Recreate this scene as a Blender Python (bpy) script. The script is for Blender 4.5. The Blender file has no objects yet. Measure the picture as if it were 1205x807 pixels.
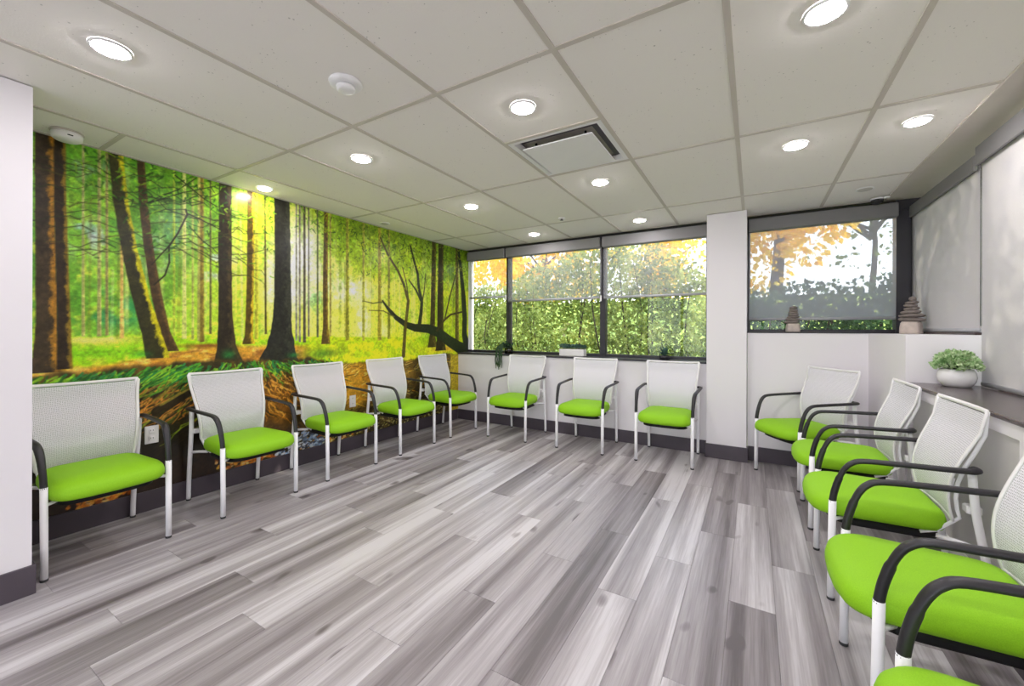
import bpy, math, random
import numpy as np
from mathutils import Vector, Matrix

SC = bpy.context.scene
COL = SC.collection
PI = math.pi

# ---------------------------------------------------------------- camera, sky, sun, exposure
EYE = 1.2312                       # eye height above the floor (m)
CEIL = 2.3517                      # underside of the ceiling grid (m)
YAW, ROLL = -0.5361, 0.0024
FPX = 478.6                        # focal length for a 1205 px wide frame

cam_data = bpy.data.cameras.new('camera')
cam = bpy.data.objects.new('camera', cam_data)
COL.objects.link(cam)
cam_data.sensor_fit = 'HORIZONTAL'
cam_data.sensor_width = 36.0
cam_data.lens = FPX / 1205.0 * 36.0
cam_data.shift_y = -(403.5 - 387.8) / 1205.0
cam_data.clip_start = 0.02
cam_data.clip_end = 200
_f = Vector((math.sin(YAW), math.cos(YAW), 0)); _r = Vector((math.cos(YAW), -math.sin(YAW), 0)); _u = Vector((0, 0, 1))
_r2 = _r * math.cos(ROLL) + _u * math.sin(ROLL)
_u2 = _u * math.cos(ROLL) - _r * math.sin(ROLL)
cam.matrix_world = Matrix(((_r2.x, _u2.x, -_f.x, 0), (_r2.y, _u2.y, -_f.y, 0), (_r2.z, _u2.z, -_f.z, EYE), (0, 0, 0, 1)))
SC.camera = cam

world = bpy.data.worlds.new('world'); SC.world = world
world.use_nodes = True
wn = world.node_tree.nodes; wl = world.node_tree.links
wn.clear()
w_out = wn.new('ShaderNodeOutputWorld'); w_bg = wn.new('ShaderNodeBackground')
w_tc = wn.new('ShaderNodeTexCoord'); w_sep = wn.new('ShaderNodeSeparateXYZ'); w_ramp = wn.new('ShaderNodeValToRGB')
wl.new(w_tc.outputs['Generated'], w_sep.inputs[0]); wl.new(w_sep.outputs['Z'], w_ramp.inputs['Fac'])
w_ramp.color_ramp.elements[0].position = 0.0; w_ramp.color_ramp.elements[0].color = (0.93, 0.94, 0.97, 1)
w_ramp.color_ramp.elements[1].position = 0.7; w_ramp.color_ramp.elements[1].color = (0.45, 0.62, 0.95, 1)
wl.new(w_ramp.outputs['Color'], w_bg.inputs['Color']); wl.new(w_bg.outputs[0], w_out.inputs[0])
w_bg.inputs['Strength'].default_value = 1.7

sun_data = bpy.data.lights.new('sun', 'SUN'); sun = bpy.data.objects.new('sun', sun_data); COL.objects.link(sun)
sun_data.energy = 4.2; sun_data.angle = math.radians(0.6); sun_data.color = (1.0, 0.9, 0.74)
SUN_TO = Vector((1.0, 0.32, 0.46)).normalized()          # direction towards the sun: low, beyond the window corner
sun.rotation_euler = SUN_TO.to_track_quat('Z', 'Y').to_euler()

SC.view_settings.view_transform = 'Standard'
SC.view_settings.look = 'None'
SC.view_settings.gamma = 1.0
SC.view_settings.use_curve_mapping = False
SC.view_settings.exposure = 1.42
LAMP = 72.0                        # radiance of the ceiling downlight lenses

# ---------------------------------------------------------------- colour and materials
def lin(c):
    def f(v):
        v = v / 255.0
        return v / 12.92 if v <= 0.04045 else ((v + 0.055) / 1.055) ** 2.4
    return (f(c[0]), f(c[1]), f(c[2]), 1.0)

def new_mat(name):
    m = bpy.data.materials.new(name); m.use_nodes = True
    nt = m.node_tree
    return m, nt, nt.nodes['Principled BSDF'], nt.nodes['Material Output']

def noise(nt, scale, detail=3, coord='Object', vscale=None, rough=0.5):
    tc = nt.nodes.new('ShaderNodeTexCoord'); n = nt.nodes.new('ShaderNodeTexNoise')
    n.inputs['Scale'].default_value = scale; n.inputs['Detail'].default_value = detail; n.inputs['Roughness'].default_value = rough
    if vscale:
        mp = nt.nodes.new('ShaderNodeMapping'); mp.inputs['Scale'].default_value = vscale
        nt.links.new(tc.outputs[coord], mp.inputs[0]); nt.links.new(mp.outputs[0], n.inputs['Vector'])
    else:
        nt.links.new(tc.outputs[coord], n.inputs['Vector'])
    return n

def ramp(nt, src, stops):
    r = nt.nodes.new('ShaderNodeValToRGB'); e = r.color_ramp.elements
    while len(e) > 2: e.remove(e[-1])
    while len(e) < len(stops): e.new(0.5)
    for el, (p, c) in zip(e, stops):
        el.position = p; el.color = c
    nt.links.new(src, r.inputs['Fac'])
    return r

def bump(nt, bsdf, src, strength, dist=0.002):
    b = nt.nodes.new('ShaderNodeBump'); b.inputs['Strength'].default_value = strength; b.inputs['Distance'].default_value = dist
    nt.links.new(src, b.inputs['Height']); nt.links.new(b.outputs[0], bsdf.inputs['Normal'])

def simple(name, c, rough=0.5, spec=0.5, metal=0.0, var=0.06, scale=8.0, bmp=0.0, bscale=60.0):
    """one colour with slight mottling from a noise texture, optional fine relief"""
    m, nt, b, o = new_mat(name)
    n = noise(nt, scale, 3)
    l = lin(c)
    r = ramp(nt, n.outputs['Fac'], [(0.25, tuple(x * (1 - var) for x in l[:3]) + (1,)), (0.75, tuple(min(1, x * (1 + var)) for x in l[:3]) + (1,))])
    nt.links.new(r.outputs['Color'], b.inputs['Base Color'])
    b.inputs['Roughness'].default_value = rough; b.inputs['Specular IOR Level'].default_value = spec; b.inputs['Metallic'].default_value = metal
    if bmp:
        n2 = noise(nt, bscale, 2); bump(nt, b, n2.outputs['Fac'], bmp)
    return m

M = {}
M['wall'] = simple('wall_paint', (237, 233, 236), 0.75, 0.3, var=0.015, scale=1.5, bmp=0.05, bscale=180)
M['base'] = simple('baseboard_vinyl', (82, 74, 82), 0.45, 0.4, var=0.05)
M['bar'] = simple('ceiling_bar_paint', (208, 200, 190), 0.5, 0.3, var=0.02)
M['white_metal'] = simple('white_powder_coat', (250, 249, 252), 0.4, 0.4, var=0.02)
M['white_plastic'] = simple('white_plastic', (240, 238, 238), 0.4, 0.4, var=0.02)
M['black_plastic'] = simple('black_plastic', (38, 36, 40), 0.42, 0.5, var=0.1, bmp=0.08, bscale=300)
M['pan'] = simple('dark_seat_pan', (24, 24, 26), 0.6, 0.3, var=0.1)
M['rubber'] = simple('grey_rubber', (70, 70, 72), 0.7, 0.2)
M['frame'] = simple('dark_window_frame', (48, 46, 52), 0.4, 0.5, var=0.06)
M['valance'] = simple('grey_valance', (128, 126, 126), 0.55, 0.4, var=0.03)
M['shelf'] = simple('dark_laminate', (74, 62, 62), 0.22, 0.5, var=0.08)
M['panel'] = simple('grey_panel', (205, 202, 200), 0.6, 0.3, var=0.02)
M['dark'] = simple('dark_void', (30, 30, 34), 0.8, 0.2)
M['deflector'] = simple('vent_plastic', (96, 92, 100), 0.35, 0.5)
M['pot'] = simple('white_ceramic', (240, 238, 238), 0.25, 0.5, var=0.015)
M['soil'] = simple('soil', (60, 46, 36), 0.9, 0.1, var=0.3, scale=60)
M['teal_leaf'] = simple('blue_green_leaf', (74, 104, 92), 0.45, 0.4, var=0.25, scale=20)
M['dark_leaf'] = simple('dark_green_leaf', (52, 78, 50), 0.5, 0.3, var=0.3, scale=25)
M['bark'] = simple('bark', (74, 62, 50), 0.9, 0.1, var=0.3, scale=12)
M['bank'] = simple('sunlit_grass_bank', (176, 190, 96), 0.95, 0.1, var=0.4, scale=3.0)
M['bar_grey'] = simple('grey_aluminium', (172, 172, 176), 0.4, 0.5)
M['ground'] = simple('leaf_litter_ground', (150, 150, 70), 0.95, 0.1, var=0.4, scale=1.2)
M['bounce_paving'] = simple('pale_bounce_paving', (205, 200, 190), 0.9, 0.1, var=0.08)
M['stone_a'] = simple('slate_stone', (134, 124, 118), 0.75, 0.3, var=0.25, scale=30, bmp=0.3, bscale=90)
M['stone_b'] = simple('tan_stone', (206, 192, 182), 0.8, 0.2, var=0.15, scale=25, bmp=0.3, bscale=90)

def ceiling_mat():
    m, nt, b, o = new_mat('mineral_fibre_tile')
    tc = nt.nodes.new('ShaderNodeTexCoord'); v = nt.nodes.new('ShaderNodeTexVoronoi'); v.inputs['Scale'].default_value = 42.0
    nt.links.new(tc.outputs['Object'], v.inputs['Vector'])
    n = noise(nt, 9.0, 2); mul = nt.nodes.new('ShaderNodeMath'); mul.operation = 'MULTIPLY_ADD'; mul.inputs[1].default_value = 0.5; mul.inputs[2].default_value = -0.19
    nt.links.new(n.outputs['Fac'], mul.inputs[0])
    lt = nt.nodes.new('ShaderNodeMath'); lt.operation = 'LESS_THAN'
    nt.links.new(v.outputs['Distance'], lt.inputs[0]); nt.links.new(mul.outputs[0], lt.inputs[1])
    r = ramp(nt, lt.outputs[0], [(0, lin((247, 242, 236))), (1, lin((205, 200, 194)))])
    nt.links.new(r.outputs['Color'], b.inputs['Base Color'])
    b.inputs['Roughness'].default_value = 0.9; b.inputs['Specular IOR Level'].default_value = 0.1
    n2 = noise(nt, 140, 3); bump(nt, b, n2.outputs['Fac'], 0.25)
    return m
M['tile'] = ceiling_mat()

def plank_mat():
    """grey oak vinyl: every plank its own tone, long streaks along the plank, a few knots, soft sheen"""
    m, nt, b, o = new_mat('grey_oak_vinyl')
    N, L = nt.nodes, nt.links
    tc = N.new('ShaderNodeTexCoord'); oi = N.new('ShaderNodeObjectInfo')
    off = N.new('ShaderNodeVectorMath'); off.operation = 'SCALE'; off.inputs[0].default_value = (37.0, 91.0, 53.0); L.new(oi.outputs['Random'], off.inputs['Scale'])
    add = N.new('ShaderNodeVectorMath'); add.operation = 'ADD'; L.new(tc.outputs['Object'], add.inputs[0]); L.new(off.outputs[0], add.inputs[1])
    def nz(vs, sc, det, rough=0.55, dist=0.0):
        mp = N.new('ShaderNodeMapping'); mp.inputs['Scale'].default_value = vs; L.new(add.outputs[0], mp.inputs[0])
        n = N.new('ShaderNodeTexNoise'); n.inputs['Scale'].default_value = sc; n.inputs['Detail'].default_value = det; n.inputs['Roughness'].default_value = rough; n.inputs['Distortion'].default_value = dist
        L.new(mp.outputs[0], n.inputs['Vector']); return n
    wide = nz((9.0, 0.38, 1), 1.0, 1.0)                 # broad light and dark bands along the plank
    streak = nz((42.0, 1.1, 1), 1.0, 4.0, 0.6, 0.15)      # grain
    fine = nz((160.0, 5.0, 1), 1.0, 3.0, 0.6)
    knot = nz((6.0, 3.0, 1), 1.3, 1.0)
    def madd(a, k, c):
        n = N.new('ShaderNodeMath'); n.operation = 'MULTIPLY_ADD'; L.new(a, n.inputs[0]); n.inputs[1].default_value = k
        if isinstance(c, float): n.inputs[2].default_value = c
        else: L.new(c, n.inputs[2])
        return n.outputs[0]
    v = madd(oi.outputs['Random'], 0.20, -0.03)
    v = madd(wide.outputs['Fac'], 0.88, v)
    v = madd(streak.outputs['Fac'], 0.40, v)
    v = madd(fine.outputs['Fac'], 0.20, v)
    kn = N.new('ShaderNodeMapRange'); kn.inputs['From Min'].default_value = 0.70; kn.inputs['From Max'].default_value = 0.80; L.new(knot.outputs['Fac'], kn.inputs['Value'])
    v = madd(kn.outputs[0], -0.35, v)
    r = ramp(nt, v, [(0.50, lin((100, 93, 94))), (0.68, lin((140, 133, 135))), (0.86, lin((176, 170, 172))), (0.98, lin((206, 202, 204)))])
    L.new(r.outputs['Color'], b.inputs['Base Color'])
    b.inputs['Roughness'].default_value = 0.36; b.inputs['Specular IOR Level'].default_value = 0.5
    bump(nt, b, streak.outputs['Fac'], 0.06, 0.001)
    return m
M['plank'] = plank_mat()
M['joint'] = simple('floor_joint', (84, 78, 76), 0.7, 0.2)

def fabric_green():
    m, nt, b, o = new_mat('lime_green_upholstery')
    n = noise(nt, 420.0, 2); r = ramp(nt, n.outputs['Fac'], [(0.3, lin((136, 194, 22))), (0.7, lin((150, 208, 34)))])
    nt.links.new(r.outputs['Color'], b.inputs['Base Color'])
    b.inputs['Roughness'].default_value = 0.62; b.inputs['Specular IOR Level'].default_value = 0.3
    bump(nt, b, n.outputs['Fac'], 0.12, 0.001)
    return m
M['green'] = fabric_green()

def mesh_white():
    """open knitted mesh: white yarn with small real holes"""
    m, nt, b, o = new_mat('white_knit_mesh')
    N, L = nt.nodes, nt.links
    tc = N.new('ShaderNodeTexCoord'); v = N.new('ShaderNodeTexVoronoi'); v.voronoi_dimensions = '2D'; v.inputs['Scale'].default_value = 1.0; v.inputs['Randomness'].default_value = 0.25
    sp = N.new('ShaderNodeSeparateXYZ'); cb = N.new('ShaderNodeCombineXYZ')
    mp = N.new('ShaderNodeMapping'); mp.inputs['Scale'].default_value = (150.0, 125.0, 1.0)
    L.new(tc.outputs['Object'], sp.inputs[0]); L.new(sp.outputs['X'], cb.inputs['X']); L.new(sp.outputs['Z'], cb.inputs['Y']); L.new(cb.outputs[0], mp.inputs[0]); L.new(mp.outputs[0], v.inputs['Vector'])
    lt = N.new('ShaderNodeMath'); lt.operation = 'LESS_THAN'; lt.inputs[1].default_value = 0.27; L.new(v.outputs['Distance'], lt.inputs[0])
    k = N.new('ShaderNodeMath'); k.operation = 'MULTIPLY'; k.inputs[1].default_value = 0.5; L.new(lt.outputs[0], k.inputs[0])
    b.inputs['Base Color'].default_value = lin((246, 244, 250)); b.inputs['Roughness'].default_value = 0.6; b.inputs['Specular IOR Level'].default_value = 0.3
    tl = N.new('ShaderNodeBsdfTranslucent'); tl.inputs['Color'].default_value = lin((236, 234, 242))
    m1 = N.new('ShaderNodeMixShader'); m1.inputs[0].default_value = 0.22; L.new(b.outputs[0], m1.inputs[1]); L.new(tl.outputs[0], m1.inputs[2])
    tr = N.new('ShaderNodeBsdfTransparent')
    m2 = N.new('ShaderNodeMixShader'); L.new(k.outputs[0], m2.inputs[0]); L.new(m1.outputs[0], m2.inputs[1]); L.new(tr.outputs[0], m2.inputs[2])
    L.new(m2.outputs[0], o.inputs['Surface'])
    return m
M['mesh'] = mesh_white()

def blind_mat(name, c, openness, trans):
    """sunscreen cloth: weave too fine to see singly, so openness is an even share of see-through"""
    m, nt, b, o = new_mat(name)
    N, L = nt.nodes, nt.links
    n = noise(nt, 300.0, 1, vscale=(1, 1, 0.3)); l = lin(c)
    r = ramp(nt, n.outputs['Fac'], [(0.3, tuple(x * 0.96 for x in l[:3]) + (1,)), (0.7, l)])
    df = N.new('ShaderNodeBsdfDiffuse'); tl = N.new('ShaderNodeBsdfTranslucent')
    L.new(r.outputs['Color'], df.inputs['Color']); L.new(r.outputs['Color'], tl.inputs['Color'])
    a = N.new('ShaderNodeMixShader'); a.inputs[0].default_value = trans; L.new(df.outputs[0], a.inputs[1]); L.new(tl.outputs[0], a.inputs[2])
    tr = N.new('ShaderNodeBsdfTransparent')
    s = N.new('ShaderNodeMixShader'); s.inputs[0].default_value = openness; L.new(a.outputs[0], s.inputs[1]); L.new(tr.outputs[0], s.inputs[2])
    L.new(s.outputs[0], o.inputs['Surface'])
    return m
M['blind_open'] = blind_mat('light_sunscreen_cloth', (206, 206, 212), 0.74, 0.35)
M['blind_mid'] = blind_mat('grey_sunscreen_cloth', (196, 197, 206), 0.55, 0.35)
M['blind_close'] = blind_mat('dense_sunscreen_cloth', (216, 213, 214), 0.10, 0.20)

def glass_mat():
    m, nt, b, o = new_mat('window_glass')
    N, L = nt.nodes, nt.links
    tr = N.new('ShaderNodeBsdfTransparent'); tr.inputs['Color'].default_value = (0.94, 0.96, 0.95, 1)
    gl = N.new('ShaderNodeBsdfGlossy'); gl.inputs['Roughness'].default_value = 0.02
    fr = N.new('ShaderNodeFresnel'); fr.inputs['IOR'].default_value = 1.35
    s = N.new('ShaderNodeMixShader'); L.new(fr.outputs[0], s.inputs[0]); L.new(tr.outputs[0], s.inputs[1]); L.new(gl.outputs[0], s.inputs[2])
    L.new(s.outputs[0], o.inputs['Surface'])
    return m
M['glass'] = glass_mat()

def leaf_mat(name, stops, scale=2.5, trans=0.45):
    m, nt, b, o = new_mat(name)
    N, L = nt.nodes, nt.links
    n = noise(nt, scale, 6, rough=0.8); r = ramp(nt, n.outputs['Fac'], stops)
    df = N.new('ShaderNodeBsdfDiffuse'); tl = N.new('ShaderNodeBsdfTranslucent')
    L.new(r.outputs['Color'], df.inputs['Color']); L.new(r.outputs['Color'], tl.inputs['Color'])
    a = N.new('ShaderNodeMixShader'); a.inputs[0].default_value = trans; L.new(df.outputs[0], a.inputs[1]); L.new(tl.outputs[0], a.inputs[2])
    L.new(a.outputs[0], o.inputs['Surface'])
    return m
M['hedge_leaf'] = leaf_mat('hedge_leaf', [(0.34, lin((66, 80, 42))), (0.48, lin((142, 156, 78))), (0.58, lin((206, 212, 120))), (0.70, lin((214, 186, 150)))])
M['low_leaf'] = leaf_mat('low_hedge_leaf', [(0.35, lin((48, 70, 46))), (0.55, lin((96, 124, 76))), (0.72, lin((168, 186, 112)))])
M['yellow_leaf'] = leaf_mat('yellow_autumn_leaf', [(0.32, lin((246, 190, 30))), (0.5, lin((252, 214, 60))), (0.68, lin((253, 234, 130)))], 1.2, 0.5)
M['olive_leaf'] = leaf_mat('olive_leaf', [(0.35, lin((70, 92, 60))), (0.65, lin((150, 160, 90)))], 2.0, 0.4)
M['succulent'] = leaf_mat('succulent_leaf', [(0.35, lin((96, 138, 80))), (0.47, lin((164, 200, 138))), (0.6, lin((228, 240, 202)))], 30.0, 0.2)

def emit_mat(name, c, k):
    m, nt, b, o = new_mat(name)
    e = nt.nodes.new('ShaderNodeEmission'); e.inputs['Color'].default_value = c; e.inputs['Strength'].default_value = k
    nt.links.new(e.outputs[0], o.inputs['Surface'])
    return m
M['lens'] = emit_mat('lit_lens', (1.0, 0.945, 0.985, 1), LAMP)
M['lens_off'] = simple('frosted_lens', (196, 190, 186), 0.4, 0.4)

# ---------------------------------------------------------------- mesh helpers
class MB:
    """collects vertices and faces, then links them as ONE mesh object"""
    def __init__(s): s.v, s.f, s.sm = [], [], []
    def add(s, vs, fs, smooth=False):
        b = len(s.v); s.v.extend([tuple(p) for p in vs]); s.f.extend([tuple(i + b for i in f) for f in fs]); s.sm.extend([smooth] * len(fs)); return s
    def box(s, x0, x1, y0, y1, z0, z1, bev=0.0):
        if bev <= 0:
            vs = [(x0, y0, z0), (x1, y0, z0), (x1, y1, z0), (x0, y1, z0), (x0, y0, z1), (x1, y0, z1), (x1, y1, z1), (x0, y1, z1)]
            return s.add(vs, [(0, 3, 2, 1), (4, 5, 6, 7), (0, 1, 5, 4), (1, 2, 6, 5), (2, 3, 7, 6), (3, 0, 4, 7)])
        c = bev; rings = []
        for z, i in ((z0, c), (z0 + c, 0), (z1 - c, 0), (z1, c)):
            X0, X1, Y0, Y1 = x0 + i, x1 - i, y0 + i, y1 - i
            rings.append([(X0 + c, Y0, z), (X1 - c, Y0, z), (X1, Y0 + c, z), (X1, Y1 - c, z), (X1 - c, Y1, z), (X0 + c, Y1, z), (X0, Y1 - c, z), (X0, Y0 + c, z)])
        return s.loft(rings, True, True, False)
    def loft(s, rings, cap0=True, cap1=True, smooth=True, closed=True):
        n = len(rings[0]); vs = [p for r in rings for p in r]; fs = []
        for i in range(len(rings) - 1):
            for j in range(n if closed else n - 1):
                k = (j + 1) % n
                fs.append((i * n + j, i * n + k, (i + 1) * n + k, (i + 1) * n + j))
        if cap0: fs.append(tuple(range(n - 1, -1, -1)))
        if cap1: fs.append(tuple((len(rings) - 1) * n + j for j in range(n)))
        return s.add(vs, fs, smooth)
    def tube(s, pts, ra, rb=None, n=10, up=(0, 0, 1), cap=True, smooth=True):
        """sweep an ellipse (ra across, rb along the up side); ra, rb may be lists"""
        P = [Vector(p) for p in pts]; m = len(P); rings = []
        RA = ra if isinstance(ra, (list, tuple)) else [ra] * m
        RB = RA if rb is None else (rb if isinstance(rb, (list, tuple)) else [rb] * m)
        for i, p in enumerate(P):
            t = (P[min(i + 1, m - 1)] - P[max(i - 1, 0)]).normalized()
            u = Vector(up)
            if abs(t.dot(u)) > 0.95: u = Vector((0, 1, 0)) if abs(t.y) < 0.9 else Vector((1, 0, 0))
            a = t.cross(u).normalized(); b = a.cross(t).normalized()
            rings.append([tuple(p + a * (RA[i] * math.cos(2 * PI * k / n)) + b * (RB[i] * math.sin(2 * PI * k / n))) for k in range(n)])
        return s.loft(rings, cap, cap, smooth)
    def lathe(s, prof, cx=0, cy=0, n=24, cap0=True, cap1=True, smooth=True):
        rings = [[(cx + r * math.cos(2 * PI * k / n), cy + r * math.sin(2 * PI * k / n), z) for k in range(n)] for r, z in prof]
        return s.loft(rings, cap0, cap1, smooth)
    def mesh(s, name, mat):
        me = bpy.data.meshes.new(name); me.from_pydata(s.v, [], s.f); me.materials.append(mat)
        me.polygons.foreach_set('use_smooth', s.sm); me.update(); return me
    def build(s, name, mat, parent=None):
        return link(name, s.mesh(name, mat), parent)

def link(name, me, parent=None, loc=None):
    o = bpy.data.objects.new(name, me); COL.objects.link(o)
    if parent is not None: o.parent = parent
    if loc is not None: o.location = loc
    return o

def smooth_path(pts, k=4):
    """Catmull-Rom through the points"""
    P = [Vector(p) for p in pts]; out = []
    for i in range(len(P) - 1):
        p0, p1, p2, p3 = P[max(i - 1, 0)], P[i], P[i + 1], P[min(i + 2, len(P) - 1)]
        for j in range(k):
            t = j / k
            out.append(0.5 * ((2 * p1) + (p2 - p0) * t + (2 * p0 - 5 * p1 + 4 * p2 - p3) * t * t + (3 * p1 - p0 - 3 * p2 + p3) * t ** 3))
    out.append(P[-1]); return out

def tag(o, label, cat, group=None):
    o['label'] = label; o['category'] = cat
    if group: o['group'] = group
    return o

def thing(name, label, cat, loc=(0, 0, 0), rz=0.0, group=None):
    o = bpy.data.objects.new(name, None); COL.objects.link(o); o.empty_display_size = 0.1
    o.location = loc; o.rotation_euler = (0, 0, rz)
    return tag(o, label, cat, group)

def struct(name, mb, mat):
    o = mb.build(name, mat); o['kind'] = 'structure'; return o

def children_of(root):
    return list(root.children)

def dup(root, loc, rz, label):
    """copy a thing with its parts and sub-parts (mesh data shared)"""
    r = root.copy(); COL.objects.link(r); r.location = loc; r.rotation_euler = (0, 0, rz); r['label'] = label
    for ch in root.children:
        c = ch.copy(); COL.objects.link(c); c.parent = r
        for g in ch.children:
            d = g.copy(); COL.objects.link(d); d.parent = c
    return r
# ================================================================= ROOM SHELL
XW = -3.527            # mural wall face
XR = 0.83              # low right wall face
YB = 4.47              # low window wall face
YG = 4.73              # window glass line
YN = -3.6              # wall behind the camera
rng = random.Random(7)

# floor: slab, and each plank a piece of its own
PW, PL = 0.1806, 1.22
floor = struct('floor', MB().box(XW - .1, 1.3, YN - .1, 4.9, -0.06, -0.0055), M['joint'])
full = None
plank_cache = {}
def plank_mesh(w, l):
    k = (round(w, 3), round(l, 3))
    if k not in plank_cache:
        plank_cache[k] = MB().box(-w / 2 + .0004, w / 2 - .0004, -l / 2 + .0004, l / 2 - .0004, -0.0054, 0.0, 0.0006).mesh('plank', M['plank'])
    return plank_cache[k]
OFFS = [0.0, 0.43, 0.86, 0.22, 0.65, 1.05, 0.31, 0.74]
xa = XW
i = 0
xs_cols = []
while xa < XR + 0.36:
    xs_cols.append((xa, min(xa + PW, XR + 0.37))); xa += PW
def pieces(x0, x1, y_from, y_to, start):
    y = start
    while y < y_to:
        a, b = max(y, y_from), min(y + PL, y_to)
        if b - a > 0.03:
            link('plank', plank_mesh(x1 - x0, b - a), floor, ((x0 + x1) / 2, (a + b) / 2, 0))
        y += PL
for i, (x0, x1) in enumerate(xs_cols):
    st = -0.9 - PL + (OFFS[i % 8] + 0.17 * (i // 8)) % PL
    y_to = YB if x0 < XR - .02 else 0
    if x0 < XR - .02: pieces(x0, min(x1, XR), -0.9, YB, st)
# the boards behind the camera, out of the photograph's reach
rest = MB()
for x0, x1 in xs_cols:
    rest.box(x0 + .0004, min(x1, XR) - .0004, YN, -0.9, -0.0054, 0.0)
ro = rest.build('plank', M['plank'], floor); ro['kind'] = 'stuff'

# ceiling: deck, T-bars and mineral fibre tiles
ceiling = struct('ceiling', MB().box(XW - .1, 1.35, YN - .1, 4.9, CEIL + .03, CEIL + .12), M['bar'])
BW = 0.012
LX = [-3.132 + .6096 * k for k in range(7)]
TY = [1.4841 + 1.2192 * k for k in range(-4, 3)]
Y_END, X_END = 4.66, 0.962
for x in LX:
    MB().box(x - BW, x + BW, YN, Y_END, CEIL, CEIL + .028).build('grid_bar', M['bar'], ceiling)
for y in TY:
    MB().box(XW, X_END, y - BW, y + BW, CEIL + .0003, CEIL + .027).build('grid_bar', M['bar'], ceiling)
MB().box(XW, LX[0] - BW, .874 - BW, .874 + BW, CEIL + .0003, CEIL + .027).build('grid_bar', M['bar'], ceiling)
MB().box(LX[3] + BW, LX[4] - BW, 2.0937 - BW, 2.0937 + BW, CEIL + .0003, CEIL + .027).build('grid_bar', M['bar'], ceiling)
# wall angle round the edge and the plastered border strip along the right wall
MB().box(XW, XW + .02, YN, Y_END, CEIL + .0005, CEIL + .026).build('wall_angle', M['bar'], ceiling)
MB().box(XW, X_END, Y_END - .02, Y_END, CEIL + .0005, CEIL + .026).build('wall_angle', M['bar'], ceiling)
MB().box(X_END, 1.30, YN, 4.80, CEIL - .006, CEIL + .03, .003).build('border_strip', M['bar'], ceiling)
MB().box(XW, X_END, Y_END, 4.80, CEIL - .002, CEIL + .03).build('border_strip', M['frame'], ceiling)
tile_cache = {}
def tile(x0, x1, y0, y1):
    w, l = x1 - x0, y1 - y0
    k = (round(w, 3), round(l, 3))
    if k not in tile_cache:
        tile_cache[k] = MB().box(-w / 2, w / 2, -l / 2, l / 2, 0.005, 0.02).mesh('ceiling_tile', M['tile'])
    link('ceiling_tile', tile_cache[k], ceiling, ((x0 + x1) / 2, (y0 + y1) / 2, CEIL))
colsx = [(XW + .02, LX[0] - BW)] + [(LX[k] + BW, LX[k + 1] - BW) for k in range(6)] + [(LX[6] + BW, X_END)]
rowsy = [(YN, TY[0] - BW)] + [(TY[k] + BW, TY[k + 1] - BW) for k in range(6)] + [(TY[6] + BW, Y_END - .02)]
for ci, (x0, x1) in enumerate(colsx):
    for ri, (y0, y1) in enumerate(rowsy):
        if ci == 0 and y0 < .874 < y1:
            tile(x0, x1, y0, .874 - BW); tile(x0, x1, .874 + BW, y1)
        elif ci == 4 and y0 < 2.09 < y1:
            tile(x0, x1, y0, 2.0937 - BW)              # the other half of this bay holds the air vent
        else:
            tile(x0, x1, y0, y1)

# walls
struct('wall_left', MB().box(XW - .12, XW, YN, 4.80, 0, CEIL + .03), M['wall'])
struct('wall_left_stub', MB().box(XW + .001, -2.88, YN, .486, 0, CEIL - .0005), M['wall'])
struct('wall_back', MB().box(XW + .006, -.40, YB, 4.80, 0, .895), M['wall'])
struct('wall_back_right', MB().box(-.05, XR, YB, 4.80, 0, 1.205), M['wall'])
struct('wall_pillar', MB().box(-.394, -.056, 4.372, 4.82, 0, CEIL - .0005), M['wall'])
wr = MB().box(XR, 1.28, 3.50, 4.80, 0, 1.205)
struct('wall_right_corner', wr, M['wall'])
struct('wall_right', MB().box(XR + .02, 1.28, YN, 3.498, 0, .884), M['wall'])
struct('wall_right_head', MB().box(1.24, 1.36, YN, 4.80, 2.29, CEIL - .007), M['wall'])
wb = struct('wall_behind', MB().box(XW - .12, 1.36, YN - .12, YN, 0, .06).box(XW - .12, 1.36, YN - .12, YN, 2.30, CEIL + .03), M['wall'])
# unseen glazed front added behind the camera to bring daylight onto the ceiling
w5 = struct('added_light_window', MB().box(XW, 1.24, YN - .09, YN - .03, .06, .10).box(XW, 1.24, YN - .09, YN - .03, 2.26, 2.30), M['frame'])
for k in range(5):
    a = -2.88 + k * 1.03
    MB().box(a - .03, a + .03, YN - .09, YN - .03, .10, 2.26).build('mullion', M['frame'], w5)
    if k < 4: MB().box(a + .03, a + 1.0, YN - .064, YN - .056, .10, 2.26).build('pane', M['glass'], w5)
# the panel under the shelf: white rails round grey recessed panels
tr1 = struct('trim_1', MB().box(XR + .005, XR + .02, YN + .2, 3.49, .83, .884).box(XR + .005, XR + .02, YN + .2, 3.49, .135, .20), M['wall'])
for yy in (3.44, 2.985, 2.19, 1.39, .6, -.2):
    MB().box(XR + .004, XR + .0199, yy - .03, yy + .03, .20, .83).build('panel_stile', M['wall'], tr1)
for a, b in ((3.015, 3.41), (2.22, 2.955), (1.42, 2.16), (.63, 1.36), (-.17, .57)):
    MB().box(XR + .014, XR + .0199, a, b, .20, .83).build('panel', M['panel'], tr1)

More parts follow.
